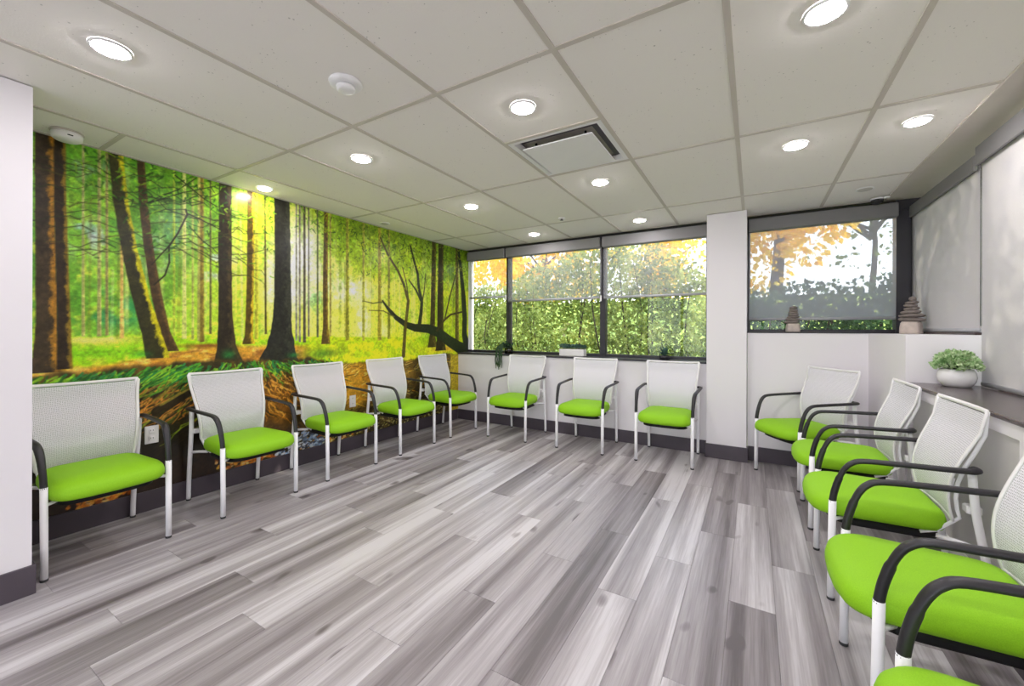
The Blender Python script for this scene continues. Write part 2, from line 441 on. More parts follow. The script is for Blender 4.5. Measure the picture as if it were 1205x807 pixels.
# baseboards
def board(name, *b): return struct(name, MB().box(*b, .002), M['base'])
board('baseboard_left', XW, XW + .012, .50, YB - .012, 0, .135)
board('baseboard_stub', -2.88, -2.868, YN, .498, 0, .135)
board('baseboard_stub_end', XW + .012, -2.88, .486, .498, 0, .135)
board('baseboard_back', XW + .012, -.394, YB - .012, YB, 0, .135)
board('baseboard_pillar', -.406, -.044, 4.360, 4.372, 0, .135)
board('baseboard_pillar_left', -.406, -.394, 4.372, YB - .012, 0, .135)
board('baseboard_pillar_right', -.056, -.044, 4.372, YB - .012, 0, .135)
board('baseboard_back_right', -.044, XR - .012, YB - .012, YB, 0, .135)
board('baseboard_right', XR - .012, XR, YN, YB, 0, .135)

# windows ------------------------------------------------------------------
def frame_box(*b): return MB().box(*b, .003)
# window_1: three panes over the chairs on the window wall
w1 = struct('window_1', MB().box(XW + .005, -.394, YG - .03, YG + .04, 2.26, 2.345).box(XW + .005, -.394, YG - .03, YG + .04, .915, .945)
            .box(-.43, -.394, YG - .03, YG + .04, .945, 2.26), M['frame'])
for xc, hw in ((-2.852, .027), (-1.538, .034)):
    frame_box(xc - hw, xc + hw, YG - .04, YG + .04, .945, 2.26).build('mullion', M['frame'], w1)
for a, b in ((XW + .045, -2.879), (-2.825, -1.572), (-1.504, -.43)):
    MB().box(a, b, YG + .002, YG + .008, .945, 2.26).build('pane', M['glass'], w1)
MB().box(XW + .007, -.3945, YB - .02, 4.79, .8955, .915, .003).build('sill', M['frame'], w1)
MB().box(XW + .005, XW + .045, YG - .03, YG + .04, .945, 2.26).build('jamb', M['white_metal'], w1)
# window_2: one wide pane right of the pillar
w2 = struct('window_2', MB().box(-.055, 1.14, YG - .03, YG + .04, 2.26, 2.345).box(-.055, 1.05, YG - .03, YG + .04, 1.216, 1.24)
            .box(-.055, -.03, YG - .03, YG + .04, 1.24, 2.26).box(1.05, 1.140, YG - .05, YG + .06, 1.216, 2.26), M['frame'])
MB().box(-.03, 1.05, YG + .002, YG + .008, 1.24, 2.26).build('pane', M['glass'], w2)
MB().box(-.055, XR, YB - .006, 4.78, 1.2055, 1.216, .002).build('sill', M['frame'], w2)
MB().box(XR + .001, 1.139, 4.66, 4.79, 1.2052, 1.2161, .001).build('sill', M['frame'], w2)
MB().box(1.05, 1.30, YG - .06, YG + .07, 2.2605, CEIL - .0005).build('corner_head', M['frame'], w2)
MB().box(1.1405, 1.30, YG - .0, YG + .07, 1.2055, 2.26).build('corner_post', M['frame'], w2)
# window_3 and window_4 on the right wall, behind drawn blinds
w3 = struct('window_3', MB().box(1.23, 1.28, 3.52, 4.72, 1.2055, 1.236).box(1.23, 1.28, 3.52, 4.72, 2.25, 2.289)
            .box(1.23, 1.28, 3.52, 3.57, 1.236, 2.25).box(1.23, 1.28, 4.66, 4.72, 1.236, 2.25), M['frame'])
MB().box(1.252, 1.258, 3.57, 4.66, 1.236, 2.25).build('pane', M['glass'], w3)
MB().box(1.142, 1.229, 3.52, 4.66, 1.2055, 1.222, .002).build('sill', M['shelf'], w3)
w4 = struct('window_4', MB().box(1.23, 1.28, YN + .1, 3.49, .905, .93).box(1.23, 1.28, YN + .1, 3.49, 2.25, 2.289)
            .box(1.23, 1.28, 3.45, 3.495, .93, 2.25).box(1.23, 1.28, YN + .1, YN + .15, .93, 2.25), M['frame'])
for k in range(4):
    ya, yb = [(YN + .15, -1.506), (-1.438, .394), (.462, 2.100), (2.168, 3.45)][k]
    MB().box(1.252, 1.258, ya, yb, .93, 2.25).build('pane', M['glass'], w4)
    if k: frame_box(1.235, 1.275, ya - .068, ya, .93, 2.25).build('mullion', M['frame'], w4)  # unseen bars added beside the blind gaps to block the sun line
MB().box(1.30, 1.32, YN, 3.50, .3, .884).build('outer_sill', M['frame'], w4)
# ================================================================= FOREST MURAL
# a printed wall covering: flat print, worked out here as a colour per 5 mm cell of the panel
Y0, Y1, Z0, Z1 = .4985, 4.72, .1352, CEIL - .0005
NY, NZ = 860, 446
gy = np.linspace(Y0, Y1, NY); gz = np.linspace(Z0, Z1, NZ)
GY, GZ = np.meshgrid(gy, gz)                       # rows run upward
nr = np.random.RandomState(11)

def vnoise(fy, fz, seed, octaves=1, gain=.5):
    """value noise with fy, fz cells per metre"""
    out = np.zeros_like(GY); amp, tot = 1.0, 0.0
    for o in range(octaves):
        r = np.random.RandomState(seed + 97 * o)
        cy = (GY - Y0) * fy * 2 ** o; cz = (GZ - Z0) * fz * 2 ** o
        tab = r.rand(int(cz.max()) + 3, int(cy.max()) + 3)
        iy, iz = cy.astype(int), cz.astype(int); u, v = cy - iy, cz - iz
        u = u * u * (3 - 2 * u); v = v * v * (3 - 2 * v)
        out += amp * ((tab[iz, iy] * (1 - u) + tab[iz, iy + 1] * u) * (1 - v) + (tab[iz + 1, iy] * (1 - u) + tab[iz + 1, iy + 1] * u) * v)
        tot += amp; amp *= gain
    return out / tot
def sst(a, b, x):
    t = np.clip((x - a) / (b - a), 0, 1); return t * t * (3 - 2 * t)
def C3(c): return np.array(c, float)
IMG = np.zeros((NZ, NY, 3))
def over(c, a):
    global IMG
    c = C3(c)
    IMG = IMG * (1 - a[..., None]) + c * a[..., None]
def glow(y, z, ry, rz): return np.exp(-((GY - y) / ry) ** 2 - ((GZ - z) / rz) ** 2)

# --- far forest: green at the left, yellow light towards the right
k = sst(.7, 2.4, GY)
IMG[:] = C3((132, 188, 52))
over((216, 224, 44), k * .9)
n1 = vnoise(3.5, 3.5, 1, 5, .62); n2 = vnoise(9, 9, 2, 4, .65); n3 = vnoise(2.2, 1.6, 3, 4, .6); n4 = vnoise(45, 45, 17, 2, .6)
over((70, 132, 34), sst(.50, .68, n1) * (1 - .7 * k) * .75)
over((232, 232, 70), sst(.55, .72, n2) * .55)
over((150, 176, 24), sst(.52, .66, n3) * k * .5)
over((250, 246, 150), glow(2.50, 1.5, .55, .5) * .55)
over((252, 250, 225), glow(2.86, 1.32, .10, .20) * .8 + 0)
# white sky between the trunks
over((226, 226, 236), glow(2.22, 1.86, .19, .42) * sst(.2, .48, vnoise(10, 4, 5, 3)) * .98)
over((236, 238, 226), glow(2.68, 1.66, .34, .16) * sst(.3, .52, vnoise(9, 6, 6, 3)) * .9)
over((205, 214, 226), np.clip(glow(.85, 2.24, .13, .10) + glow(.80, 1.80, .12, .10) + glow(1.15, 1.78, .10, .16) * .6 + glow(1.52, 1.75, .12, .25) * .8 + glow(1.93, 1.72, .07, .3) * .9, 0, 1) * sst(.42, .62, vnoise(14, 14, 7, 3)))
over((96, 150, 120), glow(1.25, 1.95, .16, .20) * .75)
over((180, 196, 205), glow(4.38, 2.02, .18, .16) * sst(.4, .6, vnoise(12, 10, 8, 3)) * .8)
# cool distant thicket at left, above the meadow
over((40, 128, 76), np.clip(glow(.84, 1.36, .16, .10) + glow(.98, 1.34, .14, .12) + glow(.88, 1.78, .14, .12) * .8, 0, 1) * sst(.40, .6, vnoise(10, 8, 9, 4)) * .8)
over((90, 150, 60), glow(2.34, 1.52, .09, .14) * sst(.4, .6, vnoise(12, 10, 10, 3)) * .8)
# soft upright light streaks
st = vnoise(26, .5, 12, 2)
over((246, 244, 150), sst(.60, .82, st) * sst(1.15, 1.35, GZ) * .5)
over((104, 120, 30), sst(.62, .85, vnoise(20, .5, 13, 2)) * sst(1.15, 1.35, GZ) * sst(1.3, 2.2, GY) * .55)
# --- canopy hanging from the top
cn = vnoise(7, 7, 20, 5, .65)
top = sst(1.62, 2.34, GZ + (cn - .5) * .9)
over((62, 126, 26), .8 * (1 - .6 * sst(2.4, 2.8, GY)) * top * (1 - .35 * sst(1.5, 1.8, GY) * (1 - sst(2.3, 2.6, GY))) * .85 * (1 - glow(2.16, 2.0, .26, .5)))
over((138, 168, 14), glow(3.05, 1.98, .75, .36) * sst(.40, .58, vnoise(7, 7, 21, 5, .65)) * .85)
over((74, 104, 18), .7 * sst(2.02, 2.36, GZ + (vnoise(9, 9, 22, 5, .7) - .5) * .8) * sst(2.35, 2.75, GY) * .8)
over((84, 122, 36), .75 * glow(4.2, 1.95, .5, .55) * sst(.36, .58, vnoise(6, 6, 23, 5, .65)) * .85)
over((214, 216, 40), glow(1.80, 2.0, .16, .45) * sst(.35, .6, vnoise(8, 8, 24, 4)) * .7)
over((170, 212, 60), sst(.60, .74, vnoise(16, 16, 25, 4, .7)) * sst(1.5, 1.9, GZ) * .5)
over((30, 62, 16), .7 * sst(.60, .72, vnoise(22, 22, 26, 4, .7)) * sst(1.75, 2.25, GZ) * .6)
over((236, 236, 240), np.clip(glow(2.20, 1.86, .15, .30) + glow(2.10, 1.60, .05, .22) + glow(1.92, 1.66, .05, .24) * .8, 0, 1) * sst(.25, .5, vnoise(12, 5, 61, 3)) * .8)
over((244, 244, 222), glow(2.66, 1.66, .32, .13) * sst(.38, .56, vnoise(10, 6, 62, 4)) * .8)
over((250, 248, 200), glow(3.1, 1.15, .16, .16) * sst(.40, .6, vnoise(14, 8, 63, 3)) * .7)
over((222, 224, 60), glow(2.9, 1.45, .7, .35) * sst(.36, .58, vnoise(8, 8, 64, 5, .65)) * .75)
# --- ground: meadow, leaf-strewn path, mossy edge
hz = 1.19 - .05 * sst(1.2, 3.2, GY) + (vnoise(10, 1, 30, 2) - .5) * .03
gnd = sst(.012, -.012, GZ - hz)
over((150, 206, 24), gnd)
over((214, 224, 60), gnd * sst(.5, .7, vnoise(14, 26, 31, 3)) * .7)
over((238, 226, 110), gnd * glow(.86, 1.16, .2, .03) * .9)
over((104, 176, 22), gnd * glow(.86, 1.08, .3, .035) * .7)
pth = sst(.02, -.02, GZ - (1.00 + .095 * sst(.75, 1.55, GY) - .0 * GY + (vnoise(8, 2, 32, 3) - .5) * .04)) * sst(2.45, 2.1, GY)
over((198, 146, 44), pth); over((226, 182, 84), pth * sst(.5, .7, vnoise(10, 30, 33, 4)) * .8); over((150, 96, 36), pth * sst(.55, .7, vnoise(12, 40, 34, 4)) * .8)
over((134, 78, 34), glow(1.45, 1.105, .16, .016)); over((140, 84, 40), glow(2.02, 1.0, .3, .05) * .7)
over((172, 196, 22), gnd * sst(2.15, 2.4, GY)); over((216, 220, 30), gnd * sst(2.2, 2.5, GY) * sst(.45, .62, vnoise(9, 12, 35, 4)) * .9)
over((70, 112, 30), glow(2.42, 1.0, .16, .045) * .85); over((96, 150, 24), glow(4.0, 1.12, .30, .09) * .7); over((214, 150, 60), glow(4.25, .98, .35, .05) * .7)
sun = np.zeros_like(GY)
for s in range(9):
    d = (GY - 2.95) * 1.0 + (GZ - 1.75) * (.25 + .16 * s) - .35
    sun += np.exp(-(d / .035) ** 2)
over((252, 250, 170), np.clip(sun, 0, 1) * glow(3.0, 1.2, .55, .42) * .35)

def stroke(pts, w0, w1, col, alpha=1.0, soft=.5):
    global IMG
    P = np.array(pts, float); n = len(P) - 1
    for i in range(n):
        a, b = P[i], P[i + 1]
        wa, wb = w0 + (w1 - w0) * i / n, w0 + (w1 - w0) * (i + 1) / n
        r = max(wa, wb) / 2 + .012
        iy0, iy1 = np.searchsorted(gy, min(a[0], b[0]) - r), np.searchsorted(gy, max(a[0], b[0]) + r)
        iz0, iz1 = np.searchsorted(gz, min(a[1], b[1]) - r), np.searchsorted(gz, max(a[1], b[1]) + r)
        if iy1 <= iy0 or iz1 <= iz0: continue
        sy, sz = GY[iz0:iz1, iy0:iy1], GZ[iz0:iz1, iy0:iy1]
        d = b - a; L2 = max((d ** 2).sum(), 1e-9)
        t = np.clip(((sy - a[0]) * d[0] + (sz - a[1]) * d[1]) / L2, 0, 1)
        dist = np.hypot(sy - a[0] - t * d[0], sz - a[1] - t * d[1])
        w = (wa + (wb - wa) * t) / 2
        al = np.clip((w - dist) / .005 + soft, 0, 1) * alpha
        IMG[iz0:iz1, iy0:iy1] = IMG[iz0:iz1, iy0:iy1] * (1 - al[..., None]) + C3(col) * al[..., None]

def trunk(pts, body, lit, side, kk):
    """pts: (y, z, width) from the top down"""
    P = np.array(sorted(pts, key=lambda p: p[1]), float)
    cy = np.interp(GZ, P[:, 1], P[:, 0]); w = np.interp(GZ, P[:, 1], P[:, 2]) / 2
    inside = (GZ >= P[0, 1] - .006)
    w = w * (1 + .16 * (vnoise(3, 16, int(P[0, 0] * 977) % 5000, 3) - .5))
    x = (GY - cy) / np.maximum(w, .002)
    al = np.clip((1 - np.abs(x)) * w / .006 + .3, 0, 1) * inside
    bark = vnoise(34, 26, int(P[0, 0] * 577) % 5000, 4, .7)
    sh = .74 + .62 * bark
    col = C3(body)[None, None, :] * sh[..., None] * (.80 if max(p[2] for p in pts) > .06 else 1.0)
    e = sst(.2, .7, side * x + (bark - .5) * 1.1) * kk
    col = col * (1 - e[..., None]) + C3(lit)[None, None, :] * (.8 + .4 * bark)[..., None] * e[..., None]
    global IMG
    IMG = IMG * (1 - al[..., None]) + col * al[..., None]
# trunks: (y, z, width) down the stem, body colour, lit colour, lit side, how strongly lit
TRUNKS = [
    ([(0.797, 1.992, 0.0132), (0.798, 1.434, 0.0147), (0.799, 1.188, 0.0176)],(150, 150, 90),(200, 190, 120),1,0.7),
    ([(0.868, 2.277, 0.0173), (0.869, 1.572, 0.0192), (0.87, 1.187, 0.0231)],(140, 140, 80),(190, 190, 110),1,0.7),
    ([(0.903, 2.236, 0.0142), (0.904, 1.552, 0.0158), (0.905, 1.192, 0.0189)],(130, 120, 70),(180, 170, 90),1,0.7),
    ([(0.974, 2.039, 0.0186), (0.975, 1.442, 0.0206), (0.976, 1.174, 0.0248)],(190, 160, 80),(220, 190, 110),1,0.7),
    ([(1.25, 2.353, 0.0132), (1.252, 1.588, 0.0147), (1.252, 1.182, 0.0177)],(150, 170, 50),(200, 210, 80),1,0.7),
    ([(1.31, 2.495, 0.0229), (1.311, 1.646, 0.0254), (1.312, 1.163, 0.0305)],(170, 180, 90),(215, 215, 130),1,0.7),
    ([(1.362, 2.329, 0.0141), (1.363, 1.56, 0.0157), (1.364, 1.162, 0.0189)],(150, 160, 70),(200, 205, 100),1,0.7),
    ([(1.403, 2.593, 0.0242), (1.405, 1.683, 0.0268), (1.406, 1.149, 0.0322)],(150, 150, 70),(200, 200, 100),1,0.7),
    ([(1.42, 2.568, 0.0244), (1.421, 1.666, 0.0271), (1.423, 1.142, 0.0325)],(110, 95, 35),(160, 150, 50),1,0.7),
    ([(1.475, 2.173, 0.0151), (1.477, 1.494, 0.0168), (1.477, 1.199, 0.0201)],(90, 90, 45),(150, 150, 60),1,0.7),
    ([(1.804, 2.68, 0.024), (1.806, 1.708, 0.0267), (1.807, 1.155, 0.032)],(160, 160, 50),(220, 210, 60),1,0.7),
    ([(2.144, 2.77, 0.0177), (2.146, 1.724, 0.0197), (2.148, 1.134, 0.0237)],(120, 120, 100),(150, 150, 120),1,0.7),
    ([(2.176, 2.743, 0.018), (2.178, 1.701, 0.02), (2.18, 1.118, 0.024)],(110, 105, 90),(150, 150, 120),1,0.7),
    ([(2.22, 2.79, 0.0221), (2.223, 1.721, 0.0245), (2.224, 1.117, 0.0294)],(70, 65, 50),(100, 95, 70),1,0.7),
    ([(2.261, 2.774, 0.015), (2.264, 1.738, 0.0167), (2.265, 1.17, 0.02)],(90, 85, 75),(120, 120, 90),1,0.7),
    ([(2.351, 2.646, 0.0195), (2.353, 1.664, 0.0217), (2.355, 1.161, 0.026)],(90, 95, 60),(130, 140, 80),1,0.7),
    ([(2.485, 2.442, 0.0207), (2.488, 1.559, 0.023), (2.489, 1.168, 0.0276)],(140, 130, 60),(180, 180, 70),1,0.7),
    ([(2.676, 2.579, 0.036), (2.679, 1.594, 0.04), (2.68, 1.123, 0.0479)],(130, 130, 40),(190, 190, 60),1,0.7),
    ([(2.874, 2.546, 0.0292), (2.877, 1.565, 0.0325), (2.878, 1.119, 0.039)],(140, 140, 50),(190, 190, 60),1,0.7),
    ([(3.088, 2.603, 0.0424), (3.091, 1.58, 0.0472), (3.093, 1.114, 0.0566)],(140, 130, 40),(180, 180, 60),1,0.7),
    ([(3.221, 2.639, 0.0335), (3.224, 1.598, 0.0372), (3.226, 1.13, 0.0446)],(120, 120, 40),(170, 170, 50),1,0.7),
    ([(4.441, 2.377, 0.0675), (4.444, 1.38, 0.075), (4.446, 1.086, 0.09)],(100, 90, 40),(140, 130, 50),1,0.7),
    ([(1.872, 2.386, 0.0152), (1.877, 1.71, 0.0166), (1.882, 1.196, 0.0208)],(75, 70, 30),(120, 115, 40),1,0.4),
    ([(2.44, 2.251, 0.0451), (2.433, 1.697, 0.0539), (2.438, 1.25, 0.0585), (2.439, 1.095, 0.099)],(95, 75, 30),(165, 140, 40),1,0.6),
    ([(3.972, 2.294, 0.0807), (3.958, 1.64, 0.0883), (3.943, 1.183, 0.0958), (3.944, 1.01, 0.1757)],(70, 62, 30),(120, 110, 40),1,0.5),
    ([(4.104, 2.206, 0.1011), (4.097, 1.649, 0.1177), (4.099, 1.149, 0.1345), (4.108, 0.959, 0.2192)],(55, 48, 28),(100, 90, 35),1,0.5),
    ([(1.762, 2.353, 0.0587), (1.763, 1.834, 0.0587), (1.754, 1.349, 0.0616), (1.748, 1.17, 0.0679), (1.748, 1.114, 0.097)],(92, 72, 22),(205, 180, 35),1,0.8),
    ([(4.479, 2.313, 0.0474), (4.557, 1.8, 0.0582), (4.598, 1.383, 0.0687), (4.599, 1.143, 0.0883), (4.699, 0.91, 0.1618)],(45, 50, 30),(90, 90, 40),1,0.4),
    ([(1.575, 2.364, 0.0886), (1.574, 1.804, 0.0944), (1.578, 1.343, 0.1004), (1.587, 1.112, 0.1306), (1.599, 1.012, 0.1793), (1.611, 0.945, 0.2287)],(48, 40, 28),(105, 85, 45),1,0.35),
    ([(2.015, 2.376, 0.1334), (2.024, 1.876, 0.1413), (2.025, 1.506, 0.1525), (2.018, 1.247, 0.1779), (2.011, 1.1, 0.2364), (1.996, 0.99, 0.323), (1.996, 0.938, 0.3672)],(44, 44, 36),(78, 80, 62),1,0.3),
    ([(1.067, 2.376, 0.0438), (1.083, 2.068, 0.0487), (1.11, 1.788, 0.054), (1.152, 1.475, 0.06), (1.199, 1.212, 0.0641), (1.238, 1.081, 0.0875)],(78, 58, 32),(125, 95, 45),1,0.4),
    ([(0.943, 2.369, 0.0728), (0.968, 2.065, 0.0781), (1.01, 1.77, 0.0845), (1.066, 1.468, 0.0963), (1.125, 1.213, 0.109), (1.162, 1.037, 0.1301)],(58, 56, 26),(206, 196, 24),1,0.85),
    ([(0.641, 2.343, 0.0787), (0.641, 1.951, 0.0787), (0.645, 1.656, 0.0822), (0.649, 1.263, 0.0857), (0.646, 1.066, 0.102), (0.64, 0.978, 0.1441)],(70, 56, 40),(205, 140, 35),1,0.65),
    ([(0.699, 2.367, 0.0513), (0.702, 1.967, 0.0514), (0.709, 1.667, 0.0551), (0.716, 1.365, 0.0571), (0.72, 1.113, 0.0624), (0.722, 0.996, 0.066)],(52, 40, 28),(175, 140, 35),1,0.6),
]
# branches: points, width at start and end, colour
BRANCHES = [
    ([(1.141, 1.533), (1.199, 1.603), (1.225, 1.698), (1.221, 1.808), (1.273, 1.911), (1.328, 2.056), (1.32, 2.092)], 0.0092, 0.0112, (38, 34, 18)),
    ([(1.127, 1.666), (1.177, 1.746), (1.221, 1.808)], 0.0055, 0.0087, (38, 34, 18)),
    ([(1.328, 2.065), (1.401, 2.045), (1.504, 2.009), (1.575, 1.984)], 0.0103, 0.0059, (38, 34, 18)),
    ([(1.344, 1.974), (1.418, 1.892), (1.486, 1.846), (1.522, 1.811)], 0.0062, 0.0046, (38, 34, 18)),
    ([(1.257, 2.318), (1.335, 2.268), (1.434, 2.2), (1.521, 2.163)], 0.0099, 0.0069, (40, 48, 18)),
    ([(1.071, 2.046), (1.169, 2.144), (1.273, 2.22), (1.384, 2.34)], 0.0061, 0.0064, (44, 56, 20)),
    ([(1.098, 2.0), (1.198, 2.061), (1.32, 2.092), (1.434, 2.062)], 0.0045, 0.0044, (50, 60, 24)),
    ([(1.098, 2.124), (1.183, 2.13), (1.288, 2.122), (1.401, 2.171)], 0.0045, 0.0043, (44, 56, 20)),
    ([(0.723, 2.219), (0.801, 2.216), (0.922, 2.183)], 0.0049, 0.004, (44, 52, 20)),
    ([(0.723, 1.919), (0.816, 1.962), (0.939, 1.929)], 0.0042, 0.0032, (50, 56, 24)),
    ([(1.107, 2.082), (1.295, 2.205), (1.507, 2.318)], 0.0063, 0.0057, (40, 48, 18)),
    ([(0.716, 2.217), (0.772, 2.22), (0.838, 2.27)], 0.0031, 0.0019, (60, 56, 26)),
    ([(0.676, 2.143), (0.623, 2.111), (0.6, 2.118)], 0.0024, 0.0016, (40, 32, 22)),
    ([(0.716, 2.147), (0.772, 2.149), (0.838, 2.197)], 0.0031, 0.0019, (60, 56, 26)),
    ([(0.676, 2.074), (0.623, 2.043), (0.601, 2.051)], 0.0024, 0.0016, (40, 32, 22)),
    ([(0.716, 2.077), (0.772, 2.078), (0.838, 2.124)], 0.0031, 0.0019, (60, 56, 26)),
    ([(0.676, 2.006), (0.624, 1.975), (0.601, 1.984)], 0.0024, 0.0016, (40, 32, 22)),
    ([(0.716, 1.987), (0.772, 1.986), (0.838, 2.031)], 0.0031, 0.0019, (60, 56, 26)),
    ([(0.676, 1.917), (0.624, 1.888), (0.601, 1.898)], 0.0024, 0.0016, (40, 32, 22)),
    ([(0.717, 1.897), (0.773, 1.894), (0.838, 1.937)], 0.0031, 0.0019, (60, 56, 26)),
    ([(0.676, 1.828), (0.624, 1.801), (0.601, 1.812)], 0.0024, 0.0016, (40, 32, 22)),
    ([(0.717, 1.797), (0.773, 1.792), (0.838, 1.832)], 0.0031, 0.0019, (60, 56, 26)),
    ([(0.676, 1.73), (0.624, 1.705), (0.601, 1.716)], 0.0024, 0.0016, (40, 32, 22)),
    ([(0.717, 1.677), (0.773, 1.67), (0.839, 1.707)], 0.0031, 0.0019, (60, 56, 26)),
    ([(0.676, 1.611), (0.624, 1.589), (0.601, 1.601)], 0.0024, 0.0016, (40, 32, 22)),
    ([(4.783, 0.899), (4.497, 0.98), (4.269, 1.079), (4.056, 1.193), (3.857, 1.242), (3.635, 1.251), (3.496, 1.283), (3.331, 1.365), (3.206, 1.468), (3.13, 1.546)], 0.1865, 0.0191, (36, 40, 26)),
    ([(4.783, 0.89), (4.593, 0.938), (4.269, 1.079), (4.015, 1.207), (3.781, 1.241)], 0.1865, 0.0756, (36, 44, 28)),
    ([(3.13, 1.534), (3.0, 1.511), (2.863, 1.529)], 0.0168, 0.0075, (80, 80, 30)),
    ([(3.299, 1.376), (3.145, 1.435), (2.945, 1.434)], 0.0166, 0.0078, (90, 90, 30)),
    ([(3.7, 1.251), (3.736, 1.428), (3.75, 1.571), (3.698, 1.736), (3.676, 1.914), (3.614, 2.059), (3.554, 2.226)], 0.0618, 0.028, (40, 44, 24)),
    ([(3.75, 1.558), (3.651, 1.706), (3.528, 1.821)], 0.0329, 0.0166, (44, 48, 24)),
    ([(3.758, 1.572), (3.798, 1.745), (3.816, 1.93)], 0.021, 0.0123, (60, 64, 28)),
    ([(3.446, 0.925), (3.469, 1.22), (3.522, 1.57), (3.444, 1.763), (3.361, 1.9), (3.204, 2.069), (3.099, 2.237)], 0.0538, 0.0213, (78, 70, 26)),
    ([(3.522, 1.595), (3.494, 1.767), (3.426, 1.957)], 0.0194, 0.0134, (80, 76, 28)),
    ([(4.035, 1.22), (4.181, 1.36), (4.312, 1.434), (4.615, 1.489)], 0.0329, 0.0237, (60, 52, 26)),
    ([(4.181, 1.36), (4.289, 1.675), (4.446, 2.064), (4.469, 2.213)], 0.0276, 0.0189, (60, 60, 28)),
    ([(4.478, 2.302), (4.54, 2.017), (4.599, 1.697), (4.63, 1.37), (4.616, 1.161), (4.752, 0.9)], 0.0569, 0.1027, (30, 36, 24)),
]
for k, T in enumerate(TRUNKS):
    if k == 21:
        for q in range(38):                          # thin pale stems far back
            y = nr.uniform(.75, 4.6); z = nr.uniform(1.14, 1.2); w = nr.uniform(.008, .022)
            if 2.1 < y < 2.35: continue
            stroke([(y, z), (y + nr.uniform(-.02, .02), z + nr.uniform(.4, 1.0))], w, w * .7, [(214, 216, 120), (170, 170, 60), (120, 110, 40), (232, 230, 170)][q % 4], nr.uniform(.2, .42))
    trunk(*T)
for T in BRANCHES: stroke(*T)
for q in range(70):                                  # bare twigs criss-crossing the left half
    y, z = nr.uniform(.72, 1.75), nr.uniform(1.62, 2.30); d = nr.choice([-1, 1]); P_ = [(y, z)]
    for s_ in range(4):
        P_.append((P_[-1][0] + d * nr.uniform(.03, .09), P_[-1][1] + nr.uniform(-.05, .035)))
    stroke(P_, .009, .004, [(40, 48, 20), (64, 66, 28), (30, 38, 14)][q % 3], .6)
for q in range(900):                                 # loose sprays of leaves in the canopy
    y = nr.uniform(.55, 4.7); z = 2.36 - abs(nr.normal(0, .28))
    if 2.0 < y < 2.4 and z < 2.15: continue
    if any(abs(y - c) < h for c, h in ((.66, .1), (1.68, .06), (2.05, .1))): continue
    c = [(40, 88, 20), (86, 140, 24), (130, 176, 36), (28, 58, 16)][q % 4] if y < 2.4 else [(96, 128, 10), (46, 76, 16), (170, 180, 30), (34, 56, 16)][q % 4]
    a = nr.uniform(0, PI); l = nr.uniform(.015, .05)
    stroke([(y, z), (y + l * math.cos(a), z - l * abs(math.sin(a)))], .012, .005, c, .7)
# tree feet spread into the ground
over((40, 120, 50), np.clip(glow(1.60, 1.03, .045, .035) + glow(1.08, 1.06, .05, .02) * .7 + glow(2.12, 1.0, .05, .02), 0, 1) * .8)
# --- the cut bank below the path: dark earth hung with roots
bz = np.interp(gy, [.5, .8, 1.05, 1.3, 1.6, 1.8, 2.2, 2.6, 3.2, 3.8, 4.3, 4.7], [.955, .955, .985, .99, .965, .96, .975, .90, .86, .88, .90, .90])[None, :] + (vnoise(9, 1, 40, 4, .6) - .5) * .07
bank = sst(.02, -.02, GZ - bz)
over((52, 44, 22), bank)
over((96, 74, 30), bank * sst(.5, .66, vnoise(8, 9, 41, 4, .6)) * .8)
over((22, 18, 14), bank * np.clip(glow(1.32, .42, .34, .20) + glow(1.55, .62, .12, .2) + glow(.8, .35, .35, .15), 0, 1) * .85)
over((206, 150, 40), bank * np.clip(glow(2.80, .72, .30, .20) + glow(2.75, .62, .2, .2), 0, 1) * .85)
over((168, 128, 44), bank * glow(3.35, .74, .4, .16) * .75)
over((150, 92, 30), bank * glow(1.98, .60, .2, .22) * .8)
over((44, 34, 28), bank * glow(2.30, .72, .12, .14) * .8)
over((176, 142, 128), bank * glow(4.15, .72, .12, .05) * .7)
tints = [(120, 140, 34), (150, 118, 40), (64, 96, 26), (34, 28, 16), (176, 130, 54), (84, 108, 30), (110, 74, 30), (30, 40, 18)]
for q in range(1500):
    y = nr.uniform(.5, 2.5); z = np.interp(y, [.5, 1.3, 2.5], [.95, .98, .95]) - abs(nr.normal(0, .20))
    if z < .17: continue
    dens = 1.0 if y < 1.5 else .7
    if nr.rand() > dens: continue
    lean = -.9 if y < 1.45 else (.5 if y > 1.7 else -.3)
    L = nr.uniform(.05, .22); pts = [(y, z)]
    for s in range(4):
        y2 = pts[-1][0] + L / 4 * (lean + nr.normal(0, .5)); z2 = pts[-1][1] - L / 4 * nr.uniform(.3, 1.0); pts.append((y2, z2))
    c = tints[nr.randint(8)]
    if z > .88: c = [(70, 150, 40), (40, 120, 60), (130, 180, 40), (30, 84, 30)][q % 4]
    elif y > 1.75: c = [(200, 130, 40), (120, 78, 26), (60, 44, 20), (222, 160, 60)][q % 4]
    elif 1.15 < y < 1.55 and z < .56: c = (40, 32, 20)
    elif .9 < y < 1.5 and .6 < z < .85 and q % 3 == 0: c = (196, 124, 44)
    stroke(pts, nr.uniform(.006, .016), .004, c, .8)
for q in range(900):
    y = nr.uniform(2.4, 4.7); z = nr.uniform(.18, .86)
    g = math.exp(-((y - 2.85) / .5) ** 2)
    c = [(232, 180, 60), (120, 84, 24), (204, 140, 36), (250, 214, 110)][q % 4] if nr.rand() < g * .8 + .25 and z > .45 else [(60, 54, 26), (120, 112, 44), (36, 30, 18), (150, 140, 70)][q % 4]
    a = nr.uniform(-.6, .9); l = nr.uniform(.03, .14)
    stroke([(y, z), (y + l * math.cos(a), z + l * math.sin(a) * .7)], nr.uniform(.007, .018), .004, c, .75)
stroke([(1.16, .66), (1.30, .74), (1.48, .84)], .07, .03, (34, 28, 16), .95)       # the big dark root and its lit edge
